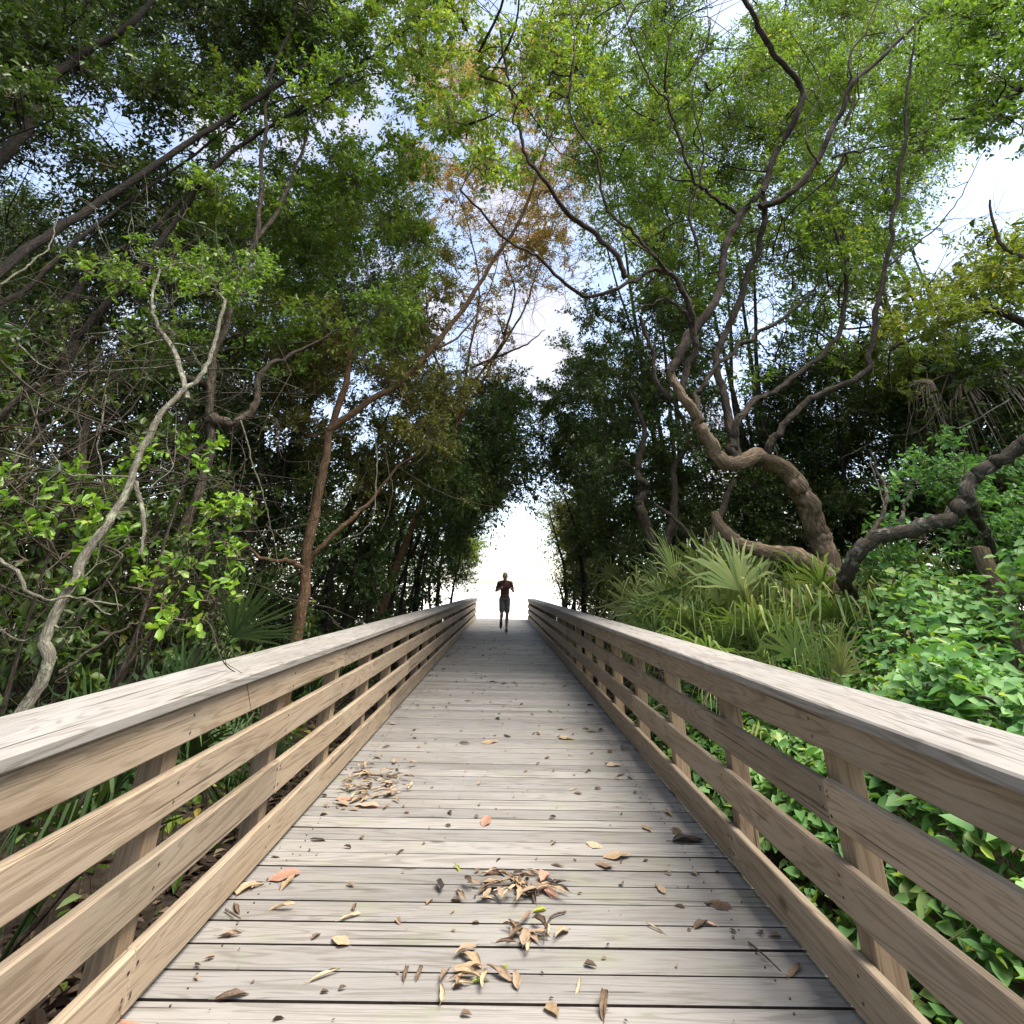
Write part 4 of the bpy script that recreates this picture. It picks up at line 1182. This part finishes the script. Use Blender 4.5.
# hanging vines, each a single strand
vines = [
    [(375, 430, 6.0), (380, 470, 6.0), (378, 510, 6.0), (370, 530, 6.0), (340, 545, 6.0)],
    [(385, 450, 6.1), (392, 490, 6.1), (378, 530, 6.1)],
    [(435, 400, 7.0), (432, 430, 7.0), (420, 460, 7.0), (400, 470, 7.0)],
    [(395, 465, 7.0), (430, 490, 7.2), (470, 505, 7.5), (520, 510, 8.0)],
    [(20, 345, 4.0), (60, 370, 4.1), (130, 372, 4.3), (200, 365, 4.5)],
    [(80, 400, 3.9), (82, 440, 3.9), (84, 490, 3.9)],
    [(105, 395, 4.0), (100, 440, 4.0), (102, 500, 4.0)],
    [(0, 490, 3.2), (40, 440, 3.4), (80, 400, 3.6), (120, 330, 3.8)],
    [(0, 285, 3.4), (30, 265, 3.5), (50, 240, 3.6), (60, 200, 3.7)],
    [(130, 225, 6.5), (260, 226, 6.6), (420, 224, 6.8)],
    [(0, 560, 2.5), (25, 600, 2.5), (60, 605, 2.7), (110, 615, 2.8)],
    [(60, 670, 2.6), (100, 640, 2.6), (140, 620, 2.7)],
    [(240, 420, 5.2), (258, 480, 5.2), (270, 520, 5.3), (280, 570, 5.4)],
    [(905, 330, 7.0), (915, 400, 6.8), (905, 450, 6.6), (925, 500, 6.4)],
    [(872, 460, 5.1), (880, 490, 5.1), (886, 515, 5.0)],
    [(960, 320, 6.5), (930, 420, 6.4), (880, 440, 6.4), (840, 460, 6.4)],
    [(1010, 400, 5.5), (960, 430, 5.6), (935, 400, 5.6), (930, 370, 5.6)],
    [(570, 0, 4.7), (575, 60, 4.8), (563, 110, 4.9), (560, 150, 4.9)],
    [(752, 60, 5.4), (742, 80, 5.4), (752, 100, 5.4), (775, 125, 5.5)],
    [(700, 50, 5.2), (740, 48, 5.3), (780, 45, 5.4), (800, 60, 5.5)],
]
vl = ['pale', 'thin brown', 'grey', 'long thin']
for i, pts in enumerate(vines):
    mb = MB()
    p = spline(PL(*pts), 8)
    p = p + np.cumsum(rng.normal(0, 0.006, p.shape), axis=0)
    tube(mb, p, np.linspace(0.009, 0.004, len(p)), 5, 0.0)
    left = pts[0][0] < 540
    tag(mb.build('vine', M['bark_grey' if i % 2 else 'bark_pale'], origin=tuple(p[0])),
        'thin leafless vine hanging among the branches of the left thicket' if left else 'thin leafless vine trailing among the branches of the right hand trees', 'vine',
        'leafless vines in the left thicket' if left else 'leafless vines in the right hand trees')

# vine cover on the right: one tangled mass of leaves
def mound(x, y):
    k = np.clip((x - 1.5) / 0.8, 0, 1)
    far = np.clip(1 - np.abs(y - 3.9) / 4.6, 0, 1) ** 0.4
    return gheight(x, y) + k * far * (0.93 + 0.18 * np.sin(x * 2.3 + y * 1.1) + 0.14 * np.sin(x * 5.1 - y * 3.3) + 0.25 * np.clip(x - 2.2, 0, 1.6)) + 0.12


mb = MB()
n = 30000
x = 1.42 + rng.gamma(1.6, 0.85, n); y = rng.uniform(-0.6, 8.0, n)
ok = (x < 6.2); x, y = x[ok], y[ok]
n = len(x)
dep = np.minimum(rng.exponential(0.10, n), 0.6)
zz = np.maximum(mound(x, y) - dep + rng.normal(0, 0.03, n), gheight(x, y) + 0.03)
clear = ~((x < 1.55) & (zz > 0.72))
thin = rng.rand(n) < np.where(x < 1.75, 0.42, 1.0)
keep = clear & thin
x, y, zz = x[keep], y[keep], zz[keep]; n = len(x)
pos = np.stack([x, y, zz], -1)
az = rng.uniform(0, 6.283, n)
ld = np.stack([np.cos(az) - 0.25, np.sin(az) - 0.2, rng.normal(-0.1, 0.3, n)], -1)
nm = rng.normal(0, 0.5, (n, 3)) + np.array([-0.2, -0.15, 1])
patch = 0.5 + 0.5 * np.sin(x * 1.9 + 1.3 * np.sin(y * 1.7)) * np.sin(y * 2.1 + x)
leaves(mb, pos, ld, nm, 0.045 + 0.075 * rng.rand(n) ** 1.5, 0.66, 0.16, 0, np.clip(0.55 * rng.rand(n) + 0.45 * patch, 0, 1), 0.2, 'heart')
# a second, narrow leaved kind, and withered leaves, grow through it
k2 = rng.choice(n, n // 5, replace=False)
p2 = pos[k2] + rng.normal(0, 0.05, (len(k2), 3)) + [0, 0, 0.03]
az2 = rng.uniform(0, 6.283, len(k2))
leaves(mb, p2, np.stack([np.cos(az2), np.sin(az2), rng.normal(0.25, 0.4, len(k2))], -1), rng.normal(0, 0.6, (len(k2), 3)) + [0, 0, 1], rng.uniform(0.035, 0.075, len(k2)), 0.42, 0.22, 2, None, 0.2, 'ovate')
k3 = rng.choice(n, n // 25, replace=False)
p3 = pos[k3] + rng.normal(0, 0.03, (len(k3), 3)); az3 = rng.uniform(0, 6.283, len(k3))
leaves(mb, p3, np.stack([np.cos(az3), np.sin(az3), rng.normal(-0.3, 0.4, len(k3))], -1), rng.normal(0, 0.8, (len(k3), 3)) + [0, 0, 1], rng.uniform(0.04, 0.09, len(k3)), 0.4, 0.35, 3)
st = pos[rng.rand(n) < 0.35]
lo = st.copy(); lo[:, 2] -= rng.uniform(0.08, 0.3, len(st)); lo[:, :2] += rng.normal(0, 0.08, (len(st), 2))
twigs(mb, lo, (st + lo) / 2 + rng.normal(0, 0.02, st.shape), st, np.full(len(st), 0.0022), 1)
tag(mb.build('vine_cover', [M['leaf_vine'], M['twig'], M['leaf_shrub'], M['litter']]), 'bright green vines sprawling over the ground behind the right railing', 'vines', kind='stuff')

# low growth in the shade on both sides
mb = MB()
n = 9000
x = np.where(rng.rand(n) < 0.6, -1.75 - rng.gamma(1.5, 0.9, n), 1.9 + rng.gamma(1.5, 0.9, n)); y = rng.uniform(0.3, 25, n)
cl = 0.5 + 0.5 * np.sin(x * 2.7 + 1.9 * np.sin(y * 1.1)) * np.sin(y * 1.7 + x * 1.3)
k = (rng.rand(n) < cl)
x, y = x[k], y[k]; n = len(x)
zz = gheight(x, y) + rng.uniform(0.03, 0.55, n) * np.clip((np.abs(x) - 1.6) * 1.2, 0.3, 1)
az = rng.uniform(0, 6.283, n)
ld = np.stack([np.cos(az), np.sin(az), rng.normal(0.1, 0.3, n)], -1)
pos = np.stack([x, y, zz], -1)
leaves(mb, pos, ld, rng.normal(0, 0.5, (n, 3)) + [0, 0, 1], rng.uniform(0.05, 0.11, n), 0.55, 0.2, 0)
lo = pos.copy(); lo[:, 2] = gheight(x, y); lo[:, :2] += rng.normal(0, 0.05, (n, 2))
twigs(mb, lo, (pos + lo) / 2, pos, np.full(n, 0.002), 1)
tag(mb.build('undergrowth', [M['leaf_mid'], M['twig']], smooth=False), 'low leafy undergrowth on the shaded forest floor', 'undergrowth', kind='stuff')

mb = MB()
n = 16000
x = np.where(rng.rand(n) < 0.5, -1.0, 1.0) * (1.15 + rng.gamma(1.3, 0.6, n)); y = rng.uniform(-1, 24, n) ** 1.0
pos = np.stack([x, y, gheight(x, y) + rng.uniform(0.005, 0.04, n)], -1)
az = rng.uniform(0, 6.283, n)
ld = np.stack([np.cos(az), np.sin(az), rng.normal(0, 0.2, n)], -1)
leaves(mb, pos, ld, rng.normal(0, 0.35, (n, 3)) + [0, 0, 1], rng.uniform(0.04, 0.11, n), 0.5, 0.25, 0)
tag(mb.build('leaf_litter', M['litter'], smooth=False), 'dry brown leaf litter on the ground beside the boardwalk', 'leaf litter', kind='stuff')

# the far-off wood that closes the view on both sides
mb = MB()
n = 120000
sd = np.where(rng.rand(n) < 0.5, -1.0, 1.0)
y = rng.uniform(-4, 27, n); x = sd * (6.2 - 2.9 * np.clip((y - 8) / 10, 0, 1) + rng.gamma(1.4, 2.0, n))
hh = 4.9 + 1.0 * np.sin(y * 0.9 + sd) + 0.8 * np.sin(y * 2.1 + x * 0.7)
nc = 2600
ci = rng.randint(0, n, nc)
cx_, cy_, cz_ = x[ci], y[ci], gheight(x[ci], y[ci]) + rng.rand(nc) ** 1.1 * hh[ci]
j = rng.randint(0, nc, n)
pos = np.stack([cx_[j], cy_[j], cz_[j]], -1) + rng.normal(0, 0.33, (n, 3))
az = rng.uniform(0, 6.283, n)
leaves(mb, pos, np.stack([np.cos(az), np.sin(az), rng.normal(-.1, .4, n)], -1), rng.normal(0, .6, (n, 3)) + [0, 0, 1], rng.uniform(.12, .2, n), .5, .2, 0, np.clip(.5 * rng.rand(nc)[j] + .4 * rng.rand(n), 0, 1))
k = 260
bx = np.where(rng.rand(k) < .5, -1, 1) * rng.uniform(8, 14, k); by = rng.uniform(3, 26, k)
A = np.stack([bx, by, gheight(bx, by) - .1], -1); C = A + np.stack([rng.normal(0, .8, k), rng.normal(0, .8, k), rng.uniform(2.5, 4, k)], -1)
twigs(mb, A, (A + C) / 2 + rng.normal(0, .25, (k, 3)), C, rng.uniform(.025, .07, k), 1)
tag(mb.build('woodland', [M['leaf_dark'], M['bark_dark']], smooth=False), 'far dark wood closing the view behind the trees on both sides', 'woodland', kind='stuff')
#PLANTS_END

# ------------------------------------------------------------------ fallen leaves on the boards
def fallen_mesh(kind, seed, broad):
    r = np.random.RandomState(seed)
    nu, nv = 17, 9
    V = np.zeros((nu, nv, 3))
    curl = r.uniform(0.9, 3.1) * (0.5 if broad else 1.0); bend = r.uniform(-1.2, 2.0) * (0.6 if broad else 1.0); twist = r.uniform(-1.6, 1.6) * (0.4 if broad else 1)
    wd = (0.60 if broad else 0.36) * r.uniform(0.8, 1.15)
    ph = r.uniform(0, 6.28, 6)
    for i in range(nu):
        t = i / (nu - 1)
        w0 = wd * 0.5 * max(0.03, math.sin(math.pi * min(1, t ** 0.85 * 0.97 + 0.02)) ** 0.8)
        cx = t - 0.5
        cy = 0.05 * math.sin(3.0 * t + ph[0])
        cz = 0.12 * math.sin(bend * 1.6 * t) * (1 if bend > 0 else -1)
        for j in range(nv):
            q = (j / (nv - 1) - 0.5) * 2
            w = w0 * (1 + 0.10 * math.sin(9 * t + ph[1 if q > 0 else 2]) + 0.05 * math.sin(19 * t + ph[3 if q > 0 else 4]))
            cl = curl * (0.7 + 0.5 * math.sin(2.5 * t + ph[5]))
            cl = math.copysign(max(abs(cl), 0.25), cl)
            a = cl * q
            rad = w / cl
            yy = rad * math.sin(a); zz_ = rad * (1 - math.cos(a))
            zz_ += 0.022 * math.sin(11 * t + 4 * q + ph[3]) * abs(q) - 0.012 * (1 - abs(q)) ** 3
            tw = twist * (t - 0.5)
            V[i, j] = (cx, cy + yy * math.cos(tw) - zz_ * math.sin(tw), cz + yy * math.sin(tw) + zz_ * math.cos(tw))
    V[..., 2] -= V[..., 2].min()
    mb = MB()
    idx = np.arange(nu * nv).reshape(nu, nv)
    f = np.stack([idx[:-1, :-1], idx[1:, :-1], idx[1:, 1:], idx[:-1, 1:]], -1).reshape(-1, 4)
    tt = np.repeat(np.abs(np.linspace(-1, 1, nv - 1))[None], nu - 1, 0).reshape(-1)
    base = r.rand()
    mb.add(V.reshape(-1, 3), f, np.clip(base + 0.25 * tt + r.normal(0, 0.10, len(f)), 0, 1), 0)
    st = V[0, nv // 2]
    tube(mb, np.array([st, st + [-0.10, 0.02, 0.0], st + [-0.2, 0.05, -0.01]]), [0.012, 0.01, 0.008], 4, 0, 0, 0.3)
    o = mb.build('fallen_leaf', FALL[kind])
    COL.objects.unlink(o)
    me = o.data
    bpy.data.objects.remove(o)
    return me


LM = {(k, b): [fallen_mesh(k, 11 * i + (5 if b else 0) + len(k), b) for i in range(6)] for k in FALL for b in (False, True)}


def put_leaf(px, py, size, kind, broad=False, label=None, group=None, xyz=None, lift=0.0, yaw=None):
    q = D(px, py, 0.0) if xyz is None else np.asarray(xyz)
    me = random.choice(LM[(kind, broad)])
    o = bpy.data.objects.new('fallen_leaf', me)
    o.location = (q[0], q[1], 0.0015 + lift)
    o.rotation_euler = (random.uniform(-0.12, 0.12), random.uniform(-0.12, 0.12), random.uniform(0, 6.28) if yaw is None else yaw)
    o.scale = (size, size * random.uniform(0.85, 1.15), size * random.uniform(0.45, 1.0))
    COL.objects.link(o)
    return tag(o, label, 'fallen leaf', group)


random.seed(21)
G = 'fallen leaves on the boardwalk'
special = [
    (617, 858, 0.165, 'tan', True, 'large pale tan leaf lying alone right of the central leaf pile', 0.1),
    (285, 878, 0.16, 'pink', True, 'large pinkish brown leaf near the left railing beside a flat tan one', 0.6),
    (246, 889, 0.15, 'tan', True, 'flat square looking tan leaf against the foot of the left railing', 1.5),
    (545, 880, 0.11, 'pink', True, 'upright pinkish leaf at the top of the central leaf pile', 1.2),
    (549, 893, 0.12, 'pink', True, 'pinkish leaf leaning on the right side of the central leaf pile', 2.4),
    (540, 912, 0.07, 'green', True, 'small yellow green leaf below the central leaf pile', 0.4),
    (480, 983, 0.075, 'green', False, 'yellow green curled leaf in the near loose heap', 0.2),
    (503, 970, 0.055, 'green', True, 'little bright green leaf beside the near loose heap', 1.0),
    (457, 869, 0.075, 'green', False, 'yellow green pointed leaf lying alone left of the central pile', 2.2),
    (367, 807, 0.17, 'pink', True, 'big pinkish leaf at the near edge of the leaf heap by the left railing', 3.0),
    (345, 800, 0.14, 'pink', True, 'pinkish leaf at the left corner of the leaf heap by the left railing', 0.2),
    (490, 743, 0.17, 'tan', True, 'tan leaf lying far up the middle of the deck', 0.4),
    (487, 823, 0.13, 'pink', True, 'pale pink leaf crumpled above the central pile', 1.4),
    (566, 739, 0.16, 'tan', True, 'pale tan leaf right of middle far up the deck', 0.0),
    (614, 766, 0.14, 'tan', True, 'small pale tan leaf beside the far right boards', 0.1),
    (688, 842, 0.20, 'dark', True, 'large blackish wet leaf near the foot of the right railing', 0.05),
    (718, 906, 0.13, 'brown', True, 'rust brown leaf lying right of the central pile toward the railing', 2.6),
    (690, 722, 0.16, 'dark', False, 'dark leaf against the far right railing', 0.3),
    (340, 943, 0.10, 'tan', True, 'pale tan leaf on the near left boards', 2.7),
    (350, 918, 0.10, 'tan', False, 'folded tan leaf left of the middle of the near deck', 0.7),
    (405, 975, 0.10, 'brown', False, 'dry folded brown leaf standing on edge at the near deck', 1.6),
    (325, 978, 0.12, 'tan', False, 'long curled tan leaf at the near left', 0.5),
    (232, 998, 0.12, 'brown', False, 'curled brown leaf at the bottom left of the deck', 0.3),
    (604, 1008, 0.14, 'brown', False, 'crumpled brown leaf at the bottom of the deck right of middle', 1.3),
    (578, 988, 0.09, 'tan', False, 'narrow tan leaf at the bottom middle of the deck', 1.2),
    (552, 1010, 0.09, 'tan', True, 'pale tan leaf at the bottom centre of the deck', 2.0),
    (795, 972, 0.12, 'brown', False, 'twisted brown leaf by a thin stick at the near right', 0.8),
    (655, 930, 0.09, 'tan', False, 'pale narrow leaf on the near right boards', 2.3),
    (700, 926, 0.11, 'brown', False, 'brown leaf curled near the right railing foot', 0.5),
    (660, 890, 0.10, 'brown', False, 'brown leaf with lifted edges right of the central pile', 1.9),
]
for px, py, s, kd, br, lab, yw in special:
    put_leaf(px, py, s * 0.85, kd, br, lab, G, yaw=yw)
heapL = 'small curled dry leaf in the heap against the left railing'
for _ in range(85):
    px, py = random.gauss(368, 20), random.gauss(783, 11)
    if px < 330 + (800 - py) * 0.8 or px > 415: continue
    put_leaf(px, py, random.uniform(0.05, 0.11), random.choice(['brown', 'brown', 'tan', 'brown', 'tan']), False, heapL, 'leaves heaped by the left railing', lift=random.uniform(0, 0.025))
heapC = 'curled brown leaf in the pile at the centre of the deck'
for _ in range(46):
    put_leaf(random.gauss(512, 24), random.gauss(893, 6), random.uniform(0.06, 0.11), random.choice(['brown', 'brown', 'dark', 'brown', 'tan']), False, heapC, 'leaves piled at the centre of the deck', lift=random.uniform(0, 0.03))
heapN = 'curled leaf in the loose heap just nearer than the central pile'
for _ in range(16):
    put_leaf(random.gauss(525, 14), random.gauss(938, 7), random.uniform(0.06, 0.10), random.choice(['brown', 'brown', 'tan']), False, heapN, 'leaves in the nearer loose heap', lift=random.uniform(0, 0.015))
heapF = 'curled leaf in the loose heap nearest the camera left of centre'
for _ in range(14):
    put_leaf(random.gauss(470, 18), random.gauss(985, 9), random.uniform(0.06, 0.11), random.choice(['brown', 'brown', 'tan']), False, heapF, 'leaves in the heap nearest the camera', lift=random.uniform(0, 0.01))
sc = 'small dry leaf scattered singly on the boards'
cnt = 0
while cnt < 108:
    Yd = 1.05 + 15 * random.random() ** 1.5
    X = random.uniform(-1.1, 1.1) if random.random() < 0.6 else random.choice((-1, 1)) * (1.08 - abs(random.gauss(0, 0.12)))
    put_leaf(0, 0, random.uniform(0.045, 0.11), random.choice(['brown', 'brown', 'dark', 'tan', 'brown', 'pink']), random.random() < 0.3, sc, 'leaves scattered over the boards', xyz=(X, Yd, 0))
    cnt += 1
# crumbs of leaf too small to count
mb = MB()
n = 1000
Yd = 0.9 + 22 * rng.rand(n) ** 1.5; X = rng.uniform(-1.14, 1.14, n)
az = rng.uniform(0, 6.283, n)
leaves(mb, np.stack([X, Yd, np.full(n, 0.004)], -1), np.stack([np.cos(az), np.sin(az), rng.uniform(0, .3, n)], -1), rng.normal(0, 0.3, (n, 3)) + [0, 0, 1], 0.008 + 0.045 * rng.rand(n) ** 2, 0.45, 0.35)
tag(mb.build('leaf_crumbs', FALL['brown'], smooth=False), 'tiny crumbs of dry leaf strewn over the boards', 'leaf crumbs', kind='stuff')
for pts, lab in [([(749, 945), (765, 960), (782, 978)], 'thin bare stick lying by the twisted leaf at the near right'),
                 ([(566, 914), (552, 920), (545, 935), (544, 952)], 'thin curved stick beside the nearer loose heap'),
                 ([(225, 912), (240, 923)], 'short dark stick near the left railing foot')]:
    mb = MB(); q = [D(a, c) + np.array([0, 0, 0.008 + 0.004 * i]) for i, (a, c) in enumerate(pts)]
    tube(mb, spline(q, 5), np.linspace(0.004, 0.002, len(spline(q, 5))), 5)
    tag(mb.build('stick', M['twig'], origin=tuple(q[0])), lab, 'stick', 'sticks on the boards')

# ------------------------------------------------------------------ the runner
M['skin'] = plain_mat('skin', (0.52, 0.33, 0.25), 0.55, 0.35, 0.06)
M['shirt'] = plain_mat('maroon shirt cloth', (0.15, 0.075, 0.07), 0.85, 0.2, 0.15)
M['shorts'] = plain_mat('grey shorts cloth', (0.17, 0.165, 0.16), 0.85, 0.2, 0.15)
M['shoe'] = plain_mat('black shoe', (0.018, 0.018, 0.02), 0.6, 0.4, 0.2)
M['hair'] = plain_mat('brown hair', (0.05, 0.032, 0.022), 0.7, 0.3, 0.25, 60)


def ell(mb, c, r, seg=14):
    th = np.linspace(0, math.pi, seg); ph = np.linspace(0, 2 * math.pi, seg * 2, endpoint=False)
    T, Ph = np.meshgrid(th[1:-1], ph, indexing='ij')
    V = np.stack([np.sin(T) * np.cos(Ph), np.sin(T) * np.sin(Ph), np.cos(T)], -1)
    n, mm = V.shape[:2]
    V = V.reshape(-1, 3)
    V = np.vstack([V, [[0, 0, 1], [0, 0, -1]]]) * np.asarray(r) + np.asarray(c)
    i = np.arange(n * mm).reshape(n, mm); j = np.roll(i, -1, 1)
    mb.add(V, np.stack([i[:-1], i[1:], j[1:], j[:-1]], -1).reshape(-1, 4), 0.5)
    top, bot = n * mm, n * mm + 1
    base = mb.n - len(V)
    t1 = np.stack([np.full(mm, top), i[0], j[0]], -1); t2 = np.stack([np.full(mm, bot), j[-1], i[-1]], -1)
    for tt in (t1, t2):
        mb.f.append((tt + base).astype(np.int32)); mb.r.append(np.full(mm, .5, np.float32)); mb.m.append(np.zeros(mm, np.int32))


def limb3(mb, pts, rad, n=5):
    p = spline(np.array(pts, float), n)
    r = np.interp(np.linspace(0, 1, len(p)), np.linspace(0, 1, len(rad)), rad)
    tube(mb, p, r, 14)
    for c, q in ((p[0], r[0]), (p[-1], r[-1])): ell(mb, c, (q, q, q), 8)


def fuse(o, voxel, it=2):
    m1 = o.modifiers.new('remesh', 'REMESH'); m1.mode = 'VOXEL'; m1.voxel_size = voxel; m1.use_smooth_shade = True
    m2 = o.modifiers.new('smooth', 'SMOOTH'); m2.iterations = it; m2.factor = 0.5
    return o


rp = D(504, 632.5, 0.0)
run = empty('person', (rp[0], rp[1], 0.0), 'runner in a maroon shirt, grey shorts and dark shoes jogging toward the camera', 'person')
# local frame: x to the right of the picture, y away from the camera, the figure faces -y
hipR, hipL = np.array([0.085, 0.0, 0.90]), np.array([-0.085, 0.0, 0.90])
kneeR, ankR = np.array([0.085, -0.06, 0.49]), np.array([0.07, 0.02, 0.085])
kneeL, ankL = np.array([-0.085, -0.12, 0.50]), np.array([-0.10, 0.24, 0.30])
body = MB()
for c, r in (((0, 0, 0.93), (0.155, 0.105, 0.12)), ((0, 0.0, 1.10), (0.135, 0.095, 0.16)), ((0, -0.01, 1.27), (0.165, 0.11, 0.17))): ell(body, c, r)
limb3(body, [(-0.155, 0, 1.375), (0, 0.01, 1.40), (0.155, 0, 1.375)], [0.058, 0.07, 0.058])
limb3(body, [(0, 0.01, 1.36), (0, -0.005, 1.50)], [0.062, 0.055])
for hp, kn, an in ((hipR, kneeR, ankR), (hipL, kneeL, ankL)):
    limb3(body, [hp, (hp + kn) / 2 + [0, -0.01, 0], kn], [0.088, 0.078, 0.055])
    limb3(body, [kn, kn * 0.62 + an * 0.38 + [0, 0.025, 0], an], [0.054, 0.056, 0.036])
for s, sh, el, wr in ((1, (0.185, 0, 1.37), (0.275, 0.09, 1.14), (0.215, -0.15, 1.20)), (-1, (-0.185, 0, 1.37), (-0.285, 0.05, 1.15), (-0.13, -0.19, 1.22))):
    sh, el, wr = map(np.array, (sh, el, wr))
    limb3(body, [sh, (sh + el) / 2, el], [0.052, 0.047, 0.039])
    limb3(body, [el, (el * 0.6 + wr * 0.4), wr], [0.039, 0.038, 0.026])
    dr = norm(wr - el); pc = wr + dr * 0.05
    ell(body, pc, (0.034, 0.034, 0.042))
    sd = norm(np.cross(dr, [0, 0, 1.0])); up = np.cross(sd, dr)
    for k in range(4):                                   # four bent fingers and a thumb
        a = pc + dr * 0.035 + up * (0.026 - 0.017 * k)
        L_ = (0.030, 0.034, 0.032, 0.025)[k]
        limb3(body, [a, a + dr * L_, a + dr * (L_ + 0.004) - sd * s * 0.024, a + dr * (L_ - 0.018) - sd * s * 0.036], [0.009, 0.009, 0.008, 0.0075], 3)
    limb3(body, [pc + up * 0.02 - sd * s * 0.01, pc + up * 0.034 - sd * s * 0.028 + dr * 0.02, pc + up * 0.022 - sd * s * 0.034 + dr * 0.042], [0.011, 0.010, 0.008], 3)
# head with a face
hc = np.array([0, -0.025, 1.575])
ell(body, hc, (0.074, 0.092, 0.112)); ell(body, hc + [0, -0.028, -0.045], (0.058, 0.062, 0.068))
limb3(body, [hc + [0, -0.086, 0.012], hc + [0, -0.108, -0.018]], [0.010, 0.015])
for s in (-1, 1):
    ell(body, hc + [s * 0.075, 0.008, -0.005], (0.011, 0.022, 0.032), 8)
    limb3(body, [hc + [s * 0.012, -0.091, 0.026], hc + [s * 0.045, -0.081, 0.026]], [0.008, 0.007])
limb3(body, [hc + [-0.022, -0.085, -0.058], hc + [0, -0.091, -0.056], hc + [0.022, -0.085, -0.058]], [0.006, 0.009, 0.006])
bo = body.build('body', M['skin']); bo.parent = run; fuse(bo, 0.008)
for s in (-1, 1):
    eb = MB(); ell(eb, hc + [s * 0.029, -0.083, 0.008], (0.012, 0.010, 0.009), 8)
    e_ = eb.build('eye', M['shoe'], None); e_.parent = run
sh_ = MB()
for c, r in (((0, 0, 0.97), (0.163, 0.116, 0.10)), ((0, 0.0, 1.10), (0.147, 0.107, 0.17)), ((0, -0.01, 1.27), (0.176, 0.122, 0.165))): ell(sh_, c, r)
limb3(sh_, [(-0.165, 0, 1.375), (0, 0.01, 1.392), (0.165, 0, 1.375)], [0.068, 0.076, 0.068])
for s, sh, el in ((1, (0.185, 0, 1.37), (0.275, 0.09, 1.14)), (-1, (-0.185, 0, 1.37), (-0.285, 0.05, 1.15))):
    sh, el = np.array(sh), np.array(el)
    limb3(sh_, [sh, sh * 0.42 + el * 0.58], [0.066, 0.060])
o = sh_.build('shirt', M['shirt']); o.parent = run; fuse(o, 0.012)
st_ = MB()
ell(st_, (0, 0, 0.915), (0.168, 0.122, 0.105))
for hp, kn in ((hipR, kneeR), (hipL, kneeL)):
    limb3(st_, [hp, hp * 0.25 + kn * 0.75], [0.102, 0.088])
o = st_.build('shorts', M['shorts']); o.parent = run; fuse(o, 0.012)
for an, toe in ((ankR, ankR + np.array([0.01, -0.16, -0.055])), (ankL, ankL + np.array([-0.005, 0.02, -0.19]))):
    sb = MB(); heel = an + norm(an - toe) * 0.03
    heel[2] = min(heel[2], an[2]) - 0.02
    limb3(sb, [an + [0, 0, -0.01], an * 0.5 + heel * 0.5 + [0, 0, -0.02]], [0.044, 0.044]); limb3(sb, [heel, (heel + toe) / 2 , toe], [0.042, 0.048, 0.036])
    o = sb.build('shoe', M['shoe']); o.parent = run; fuse(o, 0.01)
hb = MB(); ell(hb, hc + [0, 0.034, 0.034], (0.080, 0.082, 0.088)); o = hb.build('hair', M['hair']); o.parent = run
run.location.z = 0.012

# ------------------------------------------------------------------ light
SUN_EL, SUN_AZ = 64.0, 122.0      # azimuth measured from straight ahead toward the right
w = bpy.data.worlds.new('World'); scene.world = w
w.use_nodes = True
nt = w.node_tree
bg = nt.nodes['Background']
sky = nt.nodes.new('ShaderNodeTexSky')
sky.sky_type = 'NISHITA'
sky.sun_disc = False
sky.sun_elevation = R(SUN_EL)
sky.sun_rotation = R(SUN_AZ)
sky.air_density = 1.0; sky.dust_density = 1.6; sky.ozone_density = 1.0
hs = nt.nodes.new('ShaderNodeHueSaturation')          # thin high haze: paler, slightly warm sky
hs.inputs['Saturation'].default_value = 0.82
nt.links.new(sky.outputs[0], hs.inputs['Color'])
gen = nt.nodes.new('ShaderNodeTexCoord').outputs['Generated']
cl = ramp(nt, [(0.51, (0, 0, 0)), (0.70, (1, 1, 1))], noise(nt, gen, 3.2, 6, 0.6, 0.4))
skyc = mixc(nt, 1.0, hs.outputs[0], (1.04, 1.0, 0.96), 'MULTIPLY')
nt.links.new(mixc(nt, cl, skyc, (2.5, 2.15, 2.0)), bg.inputs['Color'])
bg.inputs['Strength'].default_value = 0.135
sd_ = bpy.data.lights.new('sun', 'SUN')
sd_.energy = 2.9; sd_.angle = R(40); sd_.color = (1.0, 0.95, 0.88)
so = bpy.data.objects.new('sun', sd_)
dirv = Vector((math.sin(R(SUN_AZ)) * math.cos(R(SUN_EL)), math.cos(R(SUN_AZ)) * math.cos(R(SUN_EL)), math.sin(R(SUN_EL))))
so.rotation_euler = dirv.to_track_quat('Z', 'Y').to_euler()
so.location = (0, 0, 30)
COL.objects.link(so)

scene.view_settings.view_transform = 'Standard'
scene.view_settings.look = 'None'
scene.view_settings.gamma = 1.0
scene.view_settings.exposure = 1.78
c = scene.cycles
c.max_bounces = 7; c.diffuse_bounces = 4; c.glossy_bounces = 2; c.transmission_bounces = 4; c.transparent_max_bounces = 4
c.caustics_reflective = False; c.caustics_refractive = False
print('LEAVES', STATS['leaves'], 'FACES', sum(len(o.data.polygons) for o in scene.objects if o.type == 'MESH'))
